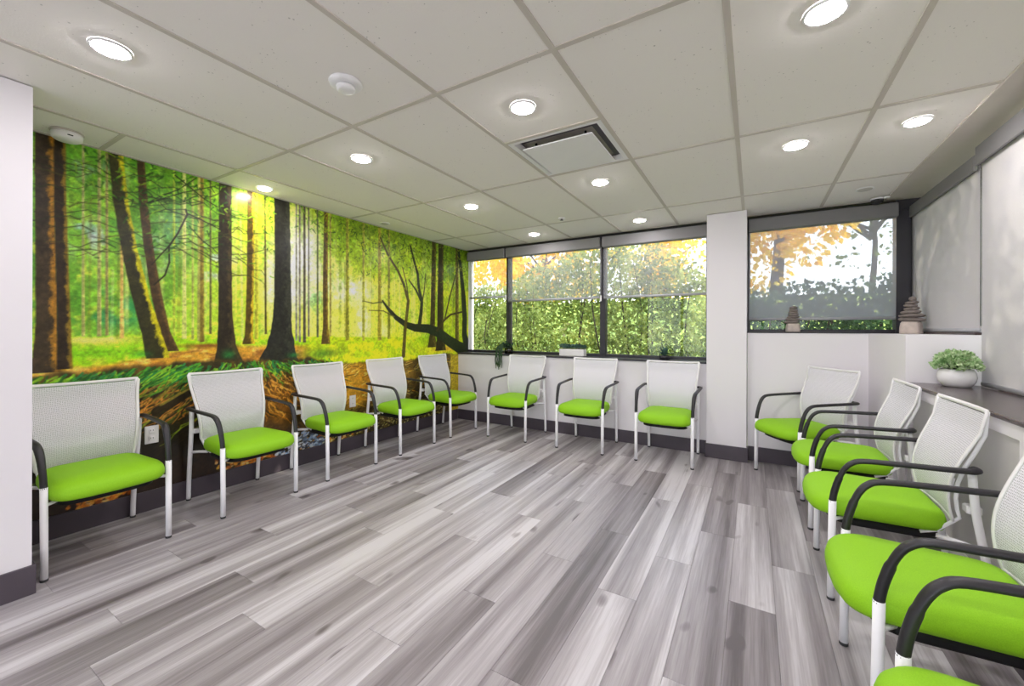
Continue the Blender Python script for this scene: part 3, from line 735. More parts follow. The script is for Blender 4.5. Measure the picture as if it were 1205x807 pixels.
stroke([(1.18, .705), (1.32, .785), (1.48, .865)], .018, .01, (120, 110, 40), .9)
# bottom edge: dark wood, orange leaves, blue-grey stones, speckled gravel
bot = sst(.36, .24, GZ)
over((40, 26, 18), bot * sst(1.62, 1.5, GY) * .9)
for q in range(260):
    y = nr.choice([nr.normal(1.76, .10), nr.normal(.88, .07), nr.normal(2.55, .2)]); z = nr.uniform(.137, .25 if y > 1.2 else .22)
    a = nr.uniform(0, PI); l = nr.uniform(.02, .05)
    stroke([(y, z), (y + l * math.cos(a), z + l * .4 * math.sin(a))], .022, .01, [(210, 120, 30), (232, 160, 50), (150, 76, 24), (240, 190, 110)][q % 4], .85)
for q in range(170):
    y = nr.uniform(1.95, 2.42); z = nr.uniform(.137, .29)
    stroke([(y, z), (y + nr.uniform(.01, .04), z + nr.uniform(-.01, .02))], nr.uniform(.014, .032), .012, [(150, 176, 206), (96, 112, 134), (206, 214, 222), (58, 62, 74)][q % 4], .9)
for q in range(700):
    y = nr.uniform(2.4, 4.4); z = nr.uniform(.137, .36)
    stroke([(y, z), (y + .012, z + .004)], nr.uniform(.008, .02), .008, [(180, 170, 80), (64, 58, 30), (120, 108, 50), (212, 204, 130)][q % 4], .8)
over((196, 176, 30), bank * sst(4.27, 4.33, GY) * .75)
# leaf and bark grain over everything
IMG *= (.80 + .42 * vnoise(60, 60, 50, 2, .6))[..., None]
IMG *= (.86 + .28 * vnoise(24, 24, 51, 3, .6))[..., None]
rgb = np.clip(IMG, 0, 255) / 255.0
rgb = np.where(rgb <= .04045, rgb / 12.92, ((rgb + .055) / 1.055) ** 2.4)

rgb = np.clip(rgb * 1.45, 0, .92)

mm = bpy.data.meshes.new('forest_mural')
nvert = NY * NZ
co = np.empty((nvert, 3), np.float32); co[:, 0] = XW + .0025; co[:, 1] = GY.ravel(); co[:, 2] = GZ.ravel()
ii = (np.arange(NZ - 1)[:, None] * NY + np.arange(NY - 1)[None, :]).ravel()
quads = np.stack([ii, ii + 1, ii + NY + 1, ii + NY], 1).astype(np.int32)
# thickness: a rim behind the printed face
rim = np.array([[XW + .0003, Y0, Z0], [XW + .0003, Y1, Z0], [XW + .0003, Y1, Z1], [XW + .0003, Y0, Z1]], np.float32)
c0, c1_, c2, c3 = 0, NY - 1, nvert - 1, nvert - NY
extra = np.array([[nvert, c0, c3, nvert + 3], [nvert + 1, nvert + 2, c2, c1_], [nvert + 3, c3, c2, nvert + 2], [nvert, nvert + 1, c1_, c0]], np.int32)
quads = np.concatenate([quads, extra]); co = np.concatenate([co, rim])
mm.vertices.add(len(co)); mm.vertices.foreach_set('co', co.ravel())
mm.loops.add(quads.size); mm.loops.foreach_set('vertex_index', quads.ravel())
mm.polygons.add(len(quads)); mm.polygons.foreach_set('loop_start', np.arange(len(quads), dtype=np.int32) * 4)
mm.update(calc_edges=True)
ca = mm.color_attributes.new('print', 'FLOAT_COLOR', 'POINT')
cc = np.ones((len(co), 4), np.float32); cc[:nvert, :3] = rgb.reshape(-1, 3); ca.data.foreach_set('color', cc.ravel())

def mural_mat():
    m, nt, b, o = new_mat('printed_forest')
    a = nt.nodes.new('ShaderNodeAttribute'); a.attribute_name = 'print'
    n = noise(nt, 160.0, 2); mx = nt.nodes.new('ShaderNodeMix'); mx.data_type = 'RGBA'; mx.blend_type = 'MULTIPLY'; mx.inputs['Factor'].default_value = .35
    r = ramp(nt, n.outputs['Fac'], [(.3, (.62, .62, .62, 1)), (.7, (1.25, 1.25, 1.25, 1))])
    nt.links.new(a.outputs['Color'], mx.inputs['A']); nt.links.new(r.outputs['Color'], mx.inputs['B'])
    nt.links.new(mx.outputs['Result'], b.inputs['Base Color'])
    b.inputs['Roughness'].default_value = .28; b.inputs['Specular IOR Level'].default_value = .35
    return m
mm.materials.append(mural_mat())
mural = link('forest_mural', mm)
tag(mural, 'large printed forest mural of sunlit trunks and roots covering the left wall', 'mural')
# ================================================================= CHAIRS
GROUP_CH = 'green seated mesh armchairs round the room'

def seat_ring(inset, z, drop):
    """rounded outline of the cushion: wide soft front corners, narrower back"""
    n = 44; out = []
    yc, hy = 0.090, 0.236
    for k in range(n):
        a = 2 * PI * k / n
        ca, sa = math.cos(a), math.sin(a)
        e = 0.42 if sa > 0 else 0.30
        X = math.copysign(abs(ca) ** e, ca); Y = math.copysign(abs(sa) ** e, sa)
        w = 0.228 + 0.014 * Y - (0.012 if Y > .97 else 0)
        x = X * w; y = yc + Y * hy + 0.018 * max(0, Y) * (1 - X * X)
        L = math.hypot(x, y - yc); q = max(0.0, (L - inset) / L)
        x *= q; y = yc + (y - yc) * q
        zz = z - drop * (max(0.0, (y - 0.18) / 0.17)) ** 2 * 0.022 - drop * (abs(x) / .24) ** 2 * .006
        out.append((x, y, zz))
    return out

def back_point(u, v, dy=0.0):
    """u across -1..1, v up 0..1: leaning back, lumbar bulge forward, slightly dished"""
    hw = 0.202 + 0.050 * v
    z = 0.432 + 0.478 * v
    y = -0.150 + 0.105 * math.sin(min(1, v / 0.80) * PI) * (1 - v * .55) * .50 - 0.078 * v ** 1.15
    y -= 0.022 * (1 - u * u) * (0.6 + .4 * v)
    return (u * hw, y + dy, z - 0.006 * (1 - u * u) * v)

def make_chair():
    t = thing('mesh_armchair', 'x', 'chair', group=GROUP_CH)
    s = MB()
    prof = [(0.030, .380, .35), (0.010, .386, .5), (0.0, .405, .8), (0.0, .428, 1), (0.006, .447, 1), (0.020, .461, 1), (0.05, .470, 1), (0.11, .4745, 1), (.17, .4755, 1)]
    s.loft([seat_ring(i, z, d) for i, z, d in prof], True, True, True)
    s.build('seat', M['green'], t)
    p = MB(); p.loft([[(x * .90, .065 + (y - .09) * .86, z) for x, y, z in seat_ring(.02, zz, 0)] for zz in (.338, .346, .379)], True, True, True)
    p.build('seat_pan', M['pan'], t)
    # legs: four white tubes, each with a rubber foot
    for sx in (-1, 1):
        l = MB().tube([(sx * .245, .262, .012), (sx * .245, .260, .20), (sx * .246, .256, .455)], .0145, n=14).build('leg', M['white_metal'], t)
        MB().lathe([(.0140, 0), (.0152, .002), (.0152, .012), (.0130, .0135)], sx * .245, .262, 12).build('rubber_foot', M['rubber'], l)
        pts = smooth_path([(sx * .236, -.258, .012), (sx * .237, -.250, .15), (sx * .240, -.226, .33), (sx * .243, -.200, .50), (sx * .246, -.188, .655)], 4)
        l = MB().tube(pts, .0138, n=14).build('leg', M['white_metal'], t)
        MB().lathe([(.0134, 0), (.0146, .002), (.0146, .012), (.0125, .0135)], sx * .236, -.2585, 12).build('rubber_foot', M['rubber'], l)
    # white rails under the seat and brackets between rear legs and backrest
    for sx in (-1, 1):
        MB().tube([(sx * .238, -.222, .352), (sx * .205, -.17, .356), (sx * .185, -.10, .362)], .0095, n=8).build('seat_rail', M['white_metal'], t)
        MB().tube([(sx * .244, .258, .366), (sx * .215, .235, .366), (sx * .19, .21, .366)], .0085, n=8).build('seat_rail', M['white_metal'], t)
    for sx in (-1, 1):
        b = MB().box(min(sx * .190, sx * .236), max(sx * .190, sx * .236), -.222, -.176, .488, .520, .004).build('bracket', M['white_plastic'], t)
    # armrests: black, rising from the front leg, bending back, hooked in to the rear leg
    for sx in (-1, 1):
        pts = [(sx * .246, .257, .448), (sx * .247, .249, .50), (sx * .249, .233, .560), (sx * .251, .214, .606), (sx * .254, .190, .636), (sx * .258, .150, .6535), (sx * .264, .03, .661), (sx * .268, -.10, .666), (sx * .268, -.166, .669), (sx * .262, -.192, .670), (sx * .240, -.202, .670), (sx * .214, -.204, .669)]
        sp = smooth_path(pts, 4); m = len(sp)
        ra, rb = [], []
        for k in range(m):
            q = k / (m - 1)
            ra.append(.0140 if q < .12 else min(.0175, .0140 + (q - .12) * .02)); rb.append(.0140 if q < .2 else .0112)
        MB().tube(sp, ra, rb, n=12).build('armrest', M['black_plastic'], t)
    # backrest: knitted panel in a white frame, lumbar band and two uprights behind it
    nu, nv = 12, 18
    b = MB()
    rings = []
    F = [[back_point(-.95 + 1.9 * j / nu, .02 + .955 * i / nv, .0015) for j in range(nu + 1)] for i in range(nv + 1)]
    vs = [p for row in F for p in row]
    fs = [(i * (nu + 1) + j, i * (nu + 1) + j + 1, (i + 1) * (nu + 1) + j + 1, (i + 1) * (nu + 1) + j) for i in range(nv) for j in range(nu)]
    b.add(vs, fs, True).build('backrest', M['mesh'], t)
    per = [back_point(-1, .04 + .94 * k / 16) for k in range(17)] + [back_point(-.98 + 1.96 * k / 12, 1.0) for k in range(13)] + [back_point(1, .98 - .94 * k / 16) for k in range(17)] + [back_point(.98 - 1.96 * k / 12, .02) for k in range(13)]
    fr = MB(); rr = []
    m = len(per)
    for k in range(m):
        p = Vector(per[k]); tt = (Vector(per[(k + 1) % m]) - Vector(per[k - 1])).normalized()
        nrm = Vector((0, 1, .12)).normalized(); side = tt.cross(nrm).normalized(); nrm = side.cross(tt).normalized()
        hw = .0095
        rr.append([tuple(p + side * (hw * math.cos(2 * PI * q / 8)) + nrm * (.0055 * math.sin(2 * PI * q / 8))) for q in range(8)])
    rr.append(rr[0]); fr.loft(rr, False, False, True)
    fr.build('back_frame', M['white_plastic'], t)
    lm = MB(); rings = []
    for k in range(13):
        u = -.92 + 1.84 * k / 12
        a = Vector(back_point(u, .40 - .07 * (1 - u * u), -.010)); c = Vector(back_point(u, .31 - .07 * (1 - u * u), -.010))
        rings.append([tuple(a), tuple(c), tuple(c + Vector((0, -.006, 0))), tuple(a + Vector((0, -.006, 0)))])
    lm.loft(rings, True, True, False).build('lumbar_support', M['white_plastic'], t)
    for sx in (-1, 1):
        up = [Vector(back_point(sx * .97, v, -.024 * min(1, (1.02 - v) * 3))) for v in [1.0, .93, .8, .65, .5, .35, .22, .12, .05]]
        up.append(Vector((sx * .19, -.10, .385))); up.append(Vector((sx * .185, -.05, .366)))
        MB().tube(up, .0085, .0075, n=8).build('back_upright', M['white_metal'], t)
    return t

# front of a chair faces +y in its own frame
chair_spots = [
    (-3.228, .785, -PI / 2, 'green seated mesh armchair half hidden by the white wall stub, first along the forest mural'),
    (-3.228, 1.562, -PI / 2, 'green seated mesh armchair, second from the white wall stub along the mural'),
    (-3.228, 2.318, -PI / 2, 'green seated mesh armchair in the middle of the five along the mural'),
    (-3.228, 3.108, -PI / 2, 'green seated mesh armchair along the mural, second from the window wall corner'),
    (-3.228, 3.872, -PI / 2, 'green seated mesh armchair along the mural, last one before the window wall corner'),
    (-2.388, 4.158, PI, 'green seated mesh armchair below the windows, under the trailing plant, nearest the mural'),
    (-1.524, 4.158, PI, 'green seated mesh armchair below the windows, middle one of three under the white planter'),
    (-.709, 4.165, PI, 'green seated mesh armchair below the windows, beside the white pillar'),
    (.375, 4.138, PI - .96 + .0, 'green seated mesh armchair turned diagonally in the corner right of the pillar'),
    (.568, 3.357, PI / 2, 'green seated mesh armchair on the shelf side, next to the diagonal corner chair'),
    (.568, 2.596, PI / 2, 'green seated mesh armchair on the shelf side, with its back against the potted succulent shelf'),
    (.568, 1.793, PI / 2, 'large near green mesh armchair on the shelf side, its backrest cut by the picture edge'),
    (.567, 1.075, PI / 2, 'nearest green armchair, only its seat front and one black arm in the picture corner'),
]
chair = make_chair()
for k, (x, y, rz, lab) in enumerate(chair_spots):
    if k == 0:
        chair.location = (x, y, 0); chair.rotation_euler = (0, 0, rz); chair['label'] = lab
    else:
        dup(chair, (x, y, 0), rz, lab)
# ================================================================= CEILING FIXTURES
ORD = ['first', 'second', 'third', 'fourth', 'fifth', 'sixth', 'seventh']
def downlight(x, y, label, lit=True, r=.056):
    t = thing('downlight', label, 'ceiling light', (x, y, CEIL), group='round ceiling downlights')
    MB().lathe([(r + .011, .0048), (r + .012, .001), (r + .010, -.003), (r + .002, -.004), (r, -.0025)], n=32, cap0=False, cap1=False).build('trim_ring', M['white_plastic'], t)
    MB().lathe([(r, -.0028), (r * .9, -.0065), (r * .6, -.010), (r * .2, -.0115), (.001, -.0116)], n=32, cap0=False).build('lens', M['lens'] if lit else M['lens_off'], t)
    return t
cols = [(-2.221, 'nearest the mural'), (-1.006, 'above the middle of the room'), (.215, 'right of the middle')]
rows_y = [4.245, 3.003, 1.795, .58, -.64, -1.86, -3.08]  # unseen rows behind the camera added at the same spacing for more light
for ri, y in enumerate(rows_y):
    for ci, (x, where) in enumerate(cols):
        if (ri, ci) == (0, 2) or (ri >= 4 and ci == 0): continue
        downlight(x, y, 'lit round ceiling downlight %s, %s row from the windows' % (where, ORD[ri]))
downlight(-3.362, 1.782, 'small lit ceiling downlight close above the mural top edge', True, .046)
downlight(-3.361, 3.016, 'small unlit ceiling downlight close above the mural, further from the wall stub', False, .040)
downlight(.753, 2.985, 'lit ceiling downlight close to the right hand roller blinds', True, .050)
downlight(.757, 4.205, 'unlit ceiling downlight before the window corner, near the dome camera', False, .048)

# air vent: square diffuser with a hanging plate
cx, cyv = -.9985, 2.3985
t = thing('ceiling_vent', 'square white ceiling air vent with lowered plate and dark slots round it', 'air vent', (cx, cyv, CEIL))
h = .2925
v = MB()
for a in range(4):
    ca, sa = math.cos(a * PI / 2), math.sin(a * PI / 2)
    R = lambda x, y, z: (x * ca - y * sa, x * sa + y * ca, z)
    v.add([R(-h, -h, .004), R(h, -h, .004), R(.262, -.262, .004), R(-.262, -.262, .004)], [(0, 1, 2, 3)])
    v.add([R(-.262, -.262, .004), R(.262, -.262, .004), R(.235, -.235, .05), R(-.235, -.235, .05)], [(0, 1, 2, 3)])
v.build('vent_frame', M['white_plastic'], t)
MB().box(-.262, .262, -.262, .262, .0505, .058).build('vent_throat', M['dark'], t)
d = MB()
for a in range(4):
    ca, sa = math.cos(a * PI / 2), math.sin(a * PI / 2)
    R = lambda x, y, z: (x * ca - y * sa, x * sa + y * ca, z)
    d.add([R(-.245, -.245, .030), R(.245, -.245, .030), R(.222, -.222, .016), R(-.222, -.222, .016)], [(0, 1, 2, 3), (3, 2, 1, 0)])
d.build('deflector', M['deflector'], t)
MB().box(-.222, .222, -.222, .222, -.022, -.014, .003).build('vent_plate', M['white_plastic'], t)
hg = MB()
for sx in (-1, 1):
    for sy in (-1, 1): hg.box(sx * .16 - .006, sx * .16 + .006, sy * .16 - .006, sy * .16 + .006, -.0145, .051)
hg.build('hanger', M['dark'], t)

t = thing('smoke_detector', 'white round smoke detector with stepped head on ceiling tile', 'smoke detector', (-1.60, 1.205, CEIL))
MB().lathe([(.070, .0048), (.073, 0), (.070, -.008), (.060, -.015)], n=32).build('base', M['white_plastic'], t)
MB().lathe([(.036, -.0145), (.034, -.019)], n=28).build('sensor_gap', M['dark'], t)
MB().lathe([(.042, -.019), (.040, -.032), (.030, -.038), (.001, -.039)], n=28).build('sensor_head', M['white_plastic'], t)
t = thing('smoke_detector', 'plain white round detector at the mural top beside the white wall stub', 'smoke detector', (-3.385, .70, CEIL))
MB().lathe([(.068, .0048), (.071, 0), (.069, -.004)], n=32).build('base', M['bar'], t)
MB().lathe([(.063, -.004), (.066, -.010), (.062, -.036), (.050, -.045), (.001, -.046)], n=32).build('body', M['white_plastic'], t)
MB().box(.058, .066, -.012, .012, -.030, -.024, .002).build('indicator_slot', M['dark'], t)

t = thing('ceiling_sprinkler', 'small recessed ceiling sprinkler in a tile near the windows', 'sprinkler', (-1.664, 3.775, CEIL))
MB().lathe([(.034, .0048), (.036, .0), (.030, -.005), (.014, -.006)], n=24).build('escutcheon', M['white_plastic'], t)
MB().lathe([(.010, -.006), (.008, -.016), (.018, -.017), (.018, -.019), (.001, -.0195)], n=16).build('deflector', M['deflector'], t)
t = thing('ceiling_sensor', 'tiny round sensor on ceiling edge near the window corner', 'sensor', (.95, 4.50, CEIL - .003))
MB().lathe([(.022, -.0028), (.024, -.007), (.018, -.016), (.001, -.017)], n=20).build('body', M['white_plastic'], t)
t = thing('dome_camera', 'small black dome camera under ceiling above the right window', 'camera', (.895, 4.53, CEIL - .0055))
MB().lathe([(.044, .0045), (.047, -.002), (.047, -.008), (.044, -.012)], n=28).build('base', M['white_plastic'], t)
MB().lathe([(.043, -.0115), (.043, -.026), (.033, -.042), (.016, -.050), (.001, -.0515)], n=28).build('dome', M['black_plastic'], t)

# ================================================================= WALL SOCKETS
def socket(loc, rz, label):
    t = thing('wall_socket', label, 'wall socket', loc, rz)
    MB().box(-.038, .038, .0, .006, -.06, .06, .0025).build('plate', M['white_plastic'], t)
    for z in (-.026, .026):
        o = MB().box(-.017, .017, .0055, .0085, z - .015, z + .015, .002).build('outlet', M['white_plastic'], t)
        MB().box(-.008, -.0055, .008, .0088, z - .002, z + .008).box(.0055, .008, .008, .0088, z - .002, z + .008).build('slot', M['dark'], o)
    return t
socket((XW + .0028, 1.128, .512), -PI / 2, 'white double wall socket on the mural between first and second chair')
socket((XW + .0028, 2.742, .497), -PI / 2, 'white double wall socket on the mural between third and fourth chair')
socket((-2.205, YB - .0002, .44), PI, 'white wall socket low under the windows, beside the chair under the trailing plant')

# ================================================================= ROLLER BLINDS
def blind(label, p0, p1, z_top, z_bot, mat, val=None, chain=None):
    """a blind between two plan points p0, p1; val = (z0, z1, depth) of its cassette towards the room"""
    a, b = Vector((p0[0], p0[1], 0)), Vector((p1[0], p1[1], 0)); L = (b - a).length
    ang = math.atan2(b.y - a.y, b.x - a.x)
    t = thing('roller_blind', label, 'window blind', (a.x, a.y, z_bot), ang, 'roller blinds')
    H = z_top - z_bot
    n = 12; rings = []
    vs, fs = [], []
    for i in range(n + 1):
        for zz in (0.012, H):
            for yy in (-.0004, .0004): vs.append((L * i / n, yy, zz))
    for i in range(n):
        q = i * 4; fs += [(q, q + 4, q + 6, q + 2), (q + 1, q + 3, q + 7, q + 5)]
    MB().add(vs, fs, True).build('cloth', mat, t)
    MB().tube([(.003, 0, .010), (L - .003, 0, .010)], .006, .013, n=12).build('bottom_bar', M['bar_grey'], t)
    if val:
        z0, z1, dep = val
        MB().box(-.004, L + .004, -dep, .03, z0 - z_bot, z1 - z_bot, .006).build('cassette', M['valance'], t)
    if chain is not None:
        c = MB().tube([(chain, -.012, H - .02), (chain, -.012, .02)], .0013, n=6).build('pull_chain', M['white_plastic'], t)
        MB().box(chain - .010, chain + .010, -.020, -.006, -.035, .035, .004).build('chain_weight', M['white_plastic'], c)
    return t
YBL = 4.665
blind('narrow half drawn roller blind in the window corner by the mural', (-3.475, YBL), (-2.868, YBL), 2.30, 1.665, M['blind_open'], (2.195, 2.315, .062), .612)
blind('wide half drawn roller blind above the white planter', (-2.836, YBL), (-1.556, YBL), 2.30, 1.603, M['blind_open'], (2.195, 2.315, .062), 1.287)
blind('wide half drawn roller blind next to the white pillar', (-1.520, YBL), (-.418, YBL), 2.30, 1.600, M['blind_open'], (2.195, 2.315, .062))
blind('mostly drawn grey roller blind right of the pillar with sun streaks', (-.040, YBL), (1.046, YBL), 2.30, 1.328, M['blind_mid'], (2.195, 2.315, .062))
blind('drawn roller blind on the right wall with leaf dapples, behind the stone stack', (1.160, 3.51), (1.160, 4.765), 2.28, 1.226, M['blind_close'], (2.185, 2.285, -.01), .02)
blind('drawn roller blind standing behind the dark shelf with the succulent', (1.150, 2.106), (1.150, 3.455), 2.28, .912, M['blind_close'], (2.20, 2.315, -.01))
blind('drawn roller blind above the shelf beside the camera', (1.150, .40), (1.150, 2.094), 2.28, .912, M['blind_close'], (2.20, 2.315, -.01))
blind('drawn roller blind above the shelf behind the camera', (1.150, -1.50), (1.150, .388), 2.28, .912, M['blind_close'], (2.20, 2.315, -.01))
blind('last drawn roller blind far behind the camera', (1.150, -3.55), (1.150, -1.512), 2.28, .912, M['blind_close'], (2.20, 2.315, -.01))

# ================================================================= SHELF, SILL ORNAMENTS, PLANTS
sh = MB().box(XR - .005, 1.228, YN + .01, 3.4965, .885, .905, .004).build('window_shelf', M['shelf'])
tag(sh, 'long dark laminate shelf under the right hand blinds', 'shelf')

def cairn(loc, rz, stones, base, label, seed):
    t = thing('stone_cairn', label, 'stone stack', loc, rz)
    r = random.Random(seed)
    bw, bd, bh = base
    rings = []
    for q, z in ((.94, 0), (1.0, .006), (.98, bh * .5), (.90, bh * .86), (.78, bh)):
        rings.append([(bw * q * math.copysign(abs(math.cos(a)) ** .45, math.cos(a)) * (1 + .03 * math.sin(3 * a)), bd * q * math.copysign(abs(math.sin(a)) ** .45, math.sin(a)), z) for a in [2 * PI * k / 20 for k in range(20)]])
    MB().loft(rings, True, True, True).build('base_block', M['stone_b'], t)
    z = bh - .002
    for w, hgt, dx in stones:
        a0 = r.uniform(0, 6); e = r.uniform(.74, .9); rings = []
        for q, zz in ((.45, 0), (.84, .14), (1.0, .45), (.95, .68), (.66, .90), (.30, 1.0)):
            rings.append([(dx + w * q * math.cos(a) * (1 + .07 * math.sin(2 * a + a0) + .04 * math.sin(5 * a + a0)), w * e * q * math.sin(a) * (1 + .05 * math.cos(3 * a + a0)), z + zz * hgt + .003 * math.cos(a + a0)) for a in [2 * PI * k / 18 for k in range(18)]])
        MB().loft(rings, True, True, True).build('stone', M['stone_a'], t)
        z += hgt - .003
    return t
cairn((.315, 4.60, 1.216), .1, [(.060, .030, -.012), (.056, .026, -.004), (.050, .026, 0), (.046, .024, .003), (.040, .024, 0), (.034, .024, .002), (.030, .026, .002)], (.056, .045, .078), 'grey pebble stack on a tan block on the sill beside the pillar', 4)
cairn((1.065, 4.36, 1.2055), -.55, [(.082, .034, .006), (.076, .030, .004), (.060, .034, -.004), (.050, .028, .002), (.044, .026, -.002), (.040, .026, .004), (.025, .036, .010)], (.064, .05, .098), 'wide flat pebble stack in the window corner before the dappled blind', 9)

def leaves(n, place, size, seed, asp=.45, up=0.0):
    """n pointed leaves as bent quads; place(r) gives position and outward direction"""
    r = np.random.RandomState(seed); vs, fs = [], []
    for i in range(n):
        p, d = place(r); d = np.array(d, float); d /= max(1e-6, np.linalg.norm(d))
        s = size * r.uniform(.6, 1.3); q = r.normal(size=3); q -= d * q.dot(d); q /= max(1e-6, np.linalg.norm(q)); nn = np.cross(d, q)
        p = np.array(p, float); b = len(vs)
        vs += [tuple(p), tuple(p + d * s * .5 + q * s * asp + nn * s * .12), tuple(p + d * s), tuple(p + d * s * .5 - q * s * asp + nn * s * .12)]
        fs.append((b, b + 1, b + 2, b + 3))
    return MB().add(vs, fs, False)

# succulent in a round white pot on the shelf
t = thing('potted_succulent', 'bushy pale green succulent in a round white pot on the dark shelf', 'plant', (1.020, 3.37, .905))
MB().lathe([(.046, 0), (.060, .004), (.077, .030), (.082, .056), (.079, .082), (.069, .102), (.062, .104), (.058, .096)], n=36).build('pot', M['pot'], t)
MB().lathe([(.0585, .094), (.04, .100), (.001, .102)], n=20, cap0=False).build('soil', M['soil'], t)
def dome(r):
    a = r.uniform(0, 2 * PI); e = math.asin(r.uniform(-.05, 1.0)); q = r.uniform(.72, 1.0)
    d = (math.cos(a) * math.cos(e), math.sin(a) * math.cos(e), math.sin(e))
    return (d[0] * .086 * q, d[1] * .084 * q, .114 + d[2] * .080 * q), (d[0] + r.normal(0, .5), d[1] + r.normal(0, .5), d[2] + .35 + r.normal(0, .5))
fo = leaves(900, dome, .030, 3, .40).build('foliage', M['succulent'], t); fo['kind'] = 'stuff'
st = MB()
for k in range(26):
    a = k * 2.4; rr = .088 * math.sqrt((k + .5) / 26)
    st.tube([(rr * .2 * math.cos(a), rr * .2 * math.sin(a), .098), (rr * .6 * math.cos(a), rr * .6 * math.sin(a), .138), (rr * math.cos(a), rr * math.sin(a), .178 - rr * .5)], .003, n=5)
so = st.build('stem', M['dark_leaf'], t); so['kind'] = 'stuff'

# long white planter on the left sill
t = thing('planter_box', 'long white planter box with low blue-green plants on the window sill', 'planter', (-1.872, 4.585, .915))
MB().box(-.155, .155, -.055, .055, 0, .085, .006).build('planter', M['pot'], t)
MB().box(-.146, .146, -.046, .046, .0855, .090).build('soil', M['soil'], t)
def row(r):
    x = r.uniform(-.15, .15); return (x, r.uniform(-.048, .048), .092 + r.uniform(0, .030)), (r.normal(0, .7), r.normal(0, .6), 1.0)
fo = leaves(700, row, .030, 5, .3).build('foliage', M['teal_leaf'], t); fo['kind'] = 'stuff'

# trailing plant in a small glass, its strands over the sill edge
t = thing('trailing_plant', 'trailing plant in a small glass jar, strands hanging over the sill edge', 'plant', (-2.76, 4.565, .915))
MB().lathe([(.045, 0), (.052, .006), (.056, .05), (.048, .095), (.044, .10), (.042, .094), (.048, .05), (.044, .010), (.001, .009)], n=24, cap1=False).build('jar', M['glass'], t)
MB().lathe([(.043, .0095), (.0465, .04), (.044, .060), (.001, .061)], n=20).build('soil', M['soil'], t)
r = random.Random(5)
for k in range(12):
    x = -.035 - .008 * k; ln = r.uniform(.15, .21)
    pts = smooth_path([(r.uniform(-.02, .02), r.uniform(-.01, .02), .06), (x * .5, -.05, .125), (x, -.100, .085), (x + r.uniform(-.01, .01), -.128, .01), (x + r.uniform(-.012, .012), -.133, -.07), (x + r.uniform(-.012, .012), -.135, .01 - ln)], 3)
    sm = MB().tube(pts, .0048, .0048, n=6); sm.build('strand', M['dark_leaf'], t)
def tuft(r_):
    return (r_.normal(-.03, .03), r_.normal(-.03, .025), .075 + abs(r_.normal(0, .025))), (r_.normal(), r_.normal(), .8)
fo = leaves(160, tuft, .045, 8, .28).build('foliage', M['dark_leaf'], t); fo['kind'] = 'stuff'

# spiky plant on the sill by the pillar
t = thing('spiky_plant', 'spiky blue-green plant in a low dark pot on the sill near the pillar', 'plant', (-.825, 4.60, .915))
MB().lathe([(.040, 0), (.052, .004), (.058, .040), (.050, .042), (.048, .036)], n=24).build('pot', M['frame'], t)
MB().lathe([(.0485, .0355), (.001, .038)], n=20, cap0=False).build('soil', M['soil'], t)
r = random.Random(3)
for k in range(22):
    a = k * 2.399 + r.uniform(-.2, .2); e = r.uniform(.25, 1.35); ln = r.uniform(.10, .15)
    d = Vector((math.cos(a) * math.cos(e), math.sin(a) * math.cos(e) * .6, math.sin(e)))
    b0 = Vector((0, 0, .036)); side = Vector((-math.sin(a), math.cos(a), 0)) * .009
    tip = b0 + d * ln + Vector((0, 0, -.03 * math.cos(e)))
    mid = b0 + d * ln * .5 + Vector((0, 0, .012 * math.cos(e)))
    MB().add([tuple(b0 - side), tuple(b0 + side), tuple(mid + side * 1.2), tuple(mid - side * 1.2), tuple(tip), tuple(b0 + Vector((0, 0, -.004))), tuple(mid + Vector((0, 0, -.005)))],
             [(0, 1, 2, 3), (3, 2, 4), (1, 0, 5), (1, 5, 6, 2), (5, 0, 3, 6), (2, 6, 4), (6, 3, 4)]).build('leaf', M['teal_leaf'], t)
# ================================================================= OUTSIDE THE WINDOWS
g = struct('ground_outside', MB().box(-30, 30, 4.95, 60, -.30, -.20).box(1.45, 30, -20, 4.949, -.30, -.20), M['ground'])

bk = MB(); bk.add([(-40, 8.2, -.2), (40, 8.2, -.2), (40, 11, 2.0), (-40, 11, 2.0), (40, 34, 3.2), (-40, 34, 3.2), (40, 34, -.3), (-40, 34, -.3)], [(0, 1, 2, 3), (3, 2, 4, 5), (5, 4, 6, 7)])
struct('hill_outside', bk, M['bank'])
struct('added_bounce_paving', MB().box(-12, 12, -16, YN - .13, -.04, -.01), M['bounce_paving'])  # unseen pale ground added behind the camera to bounce daylight up indoors

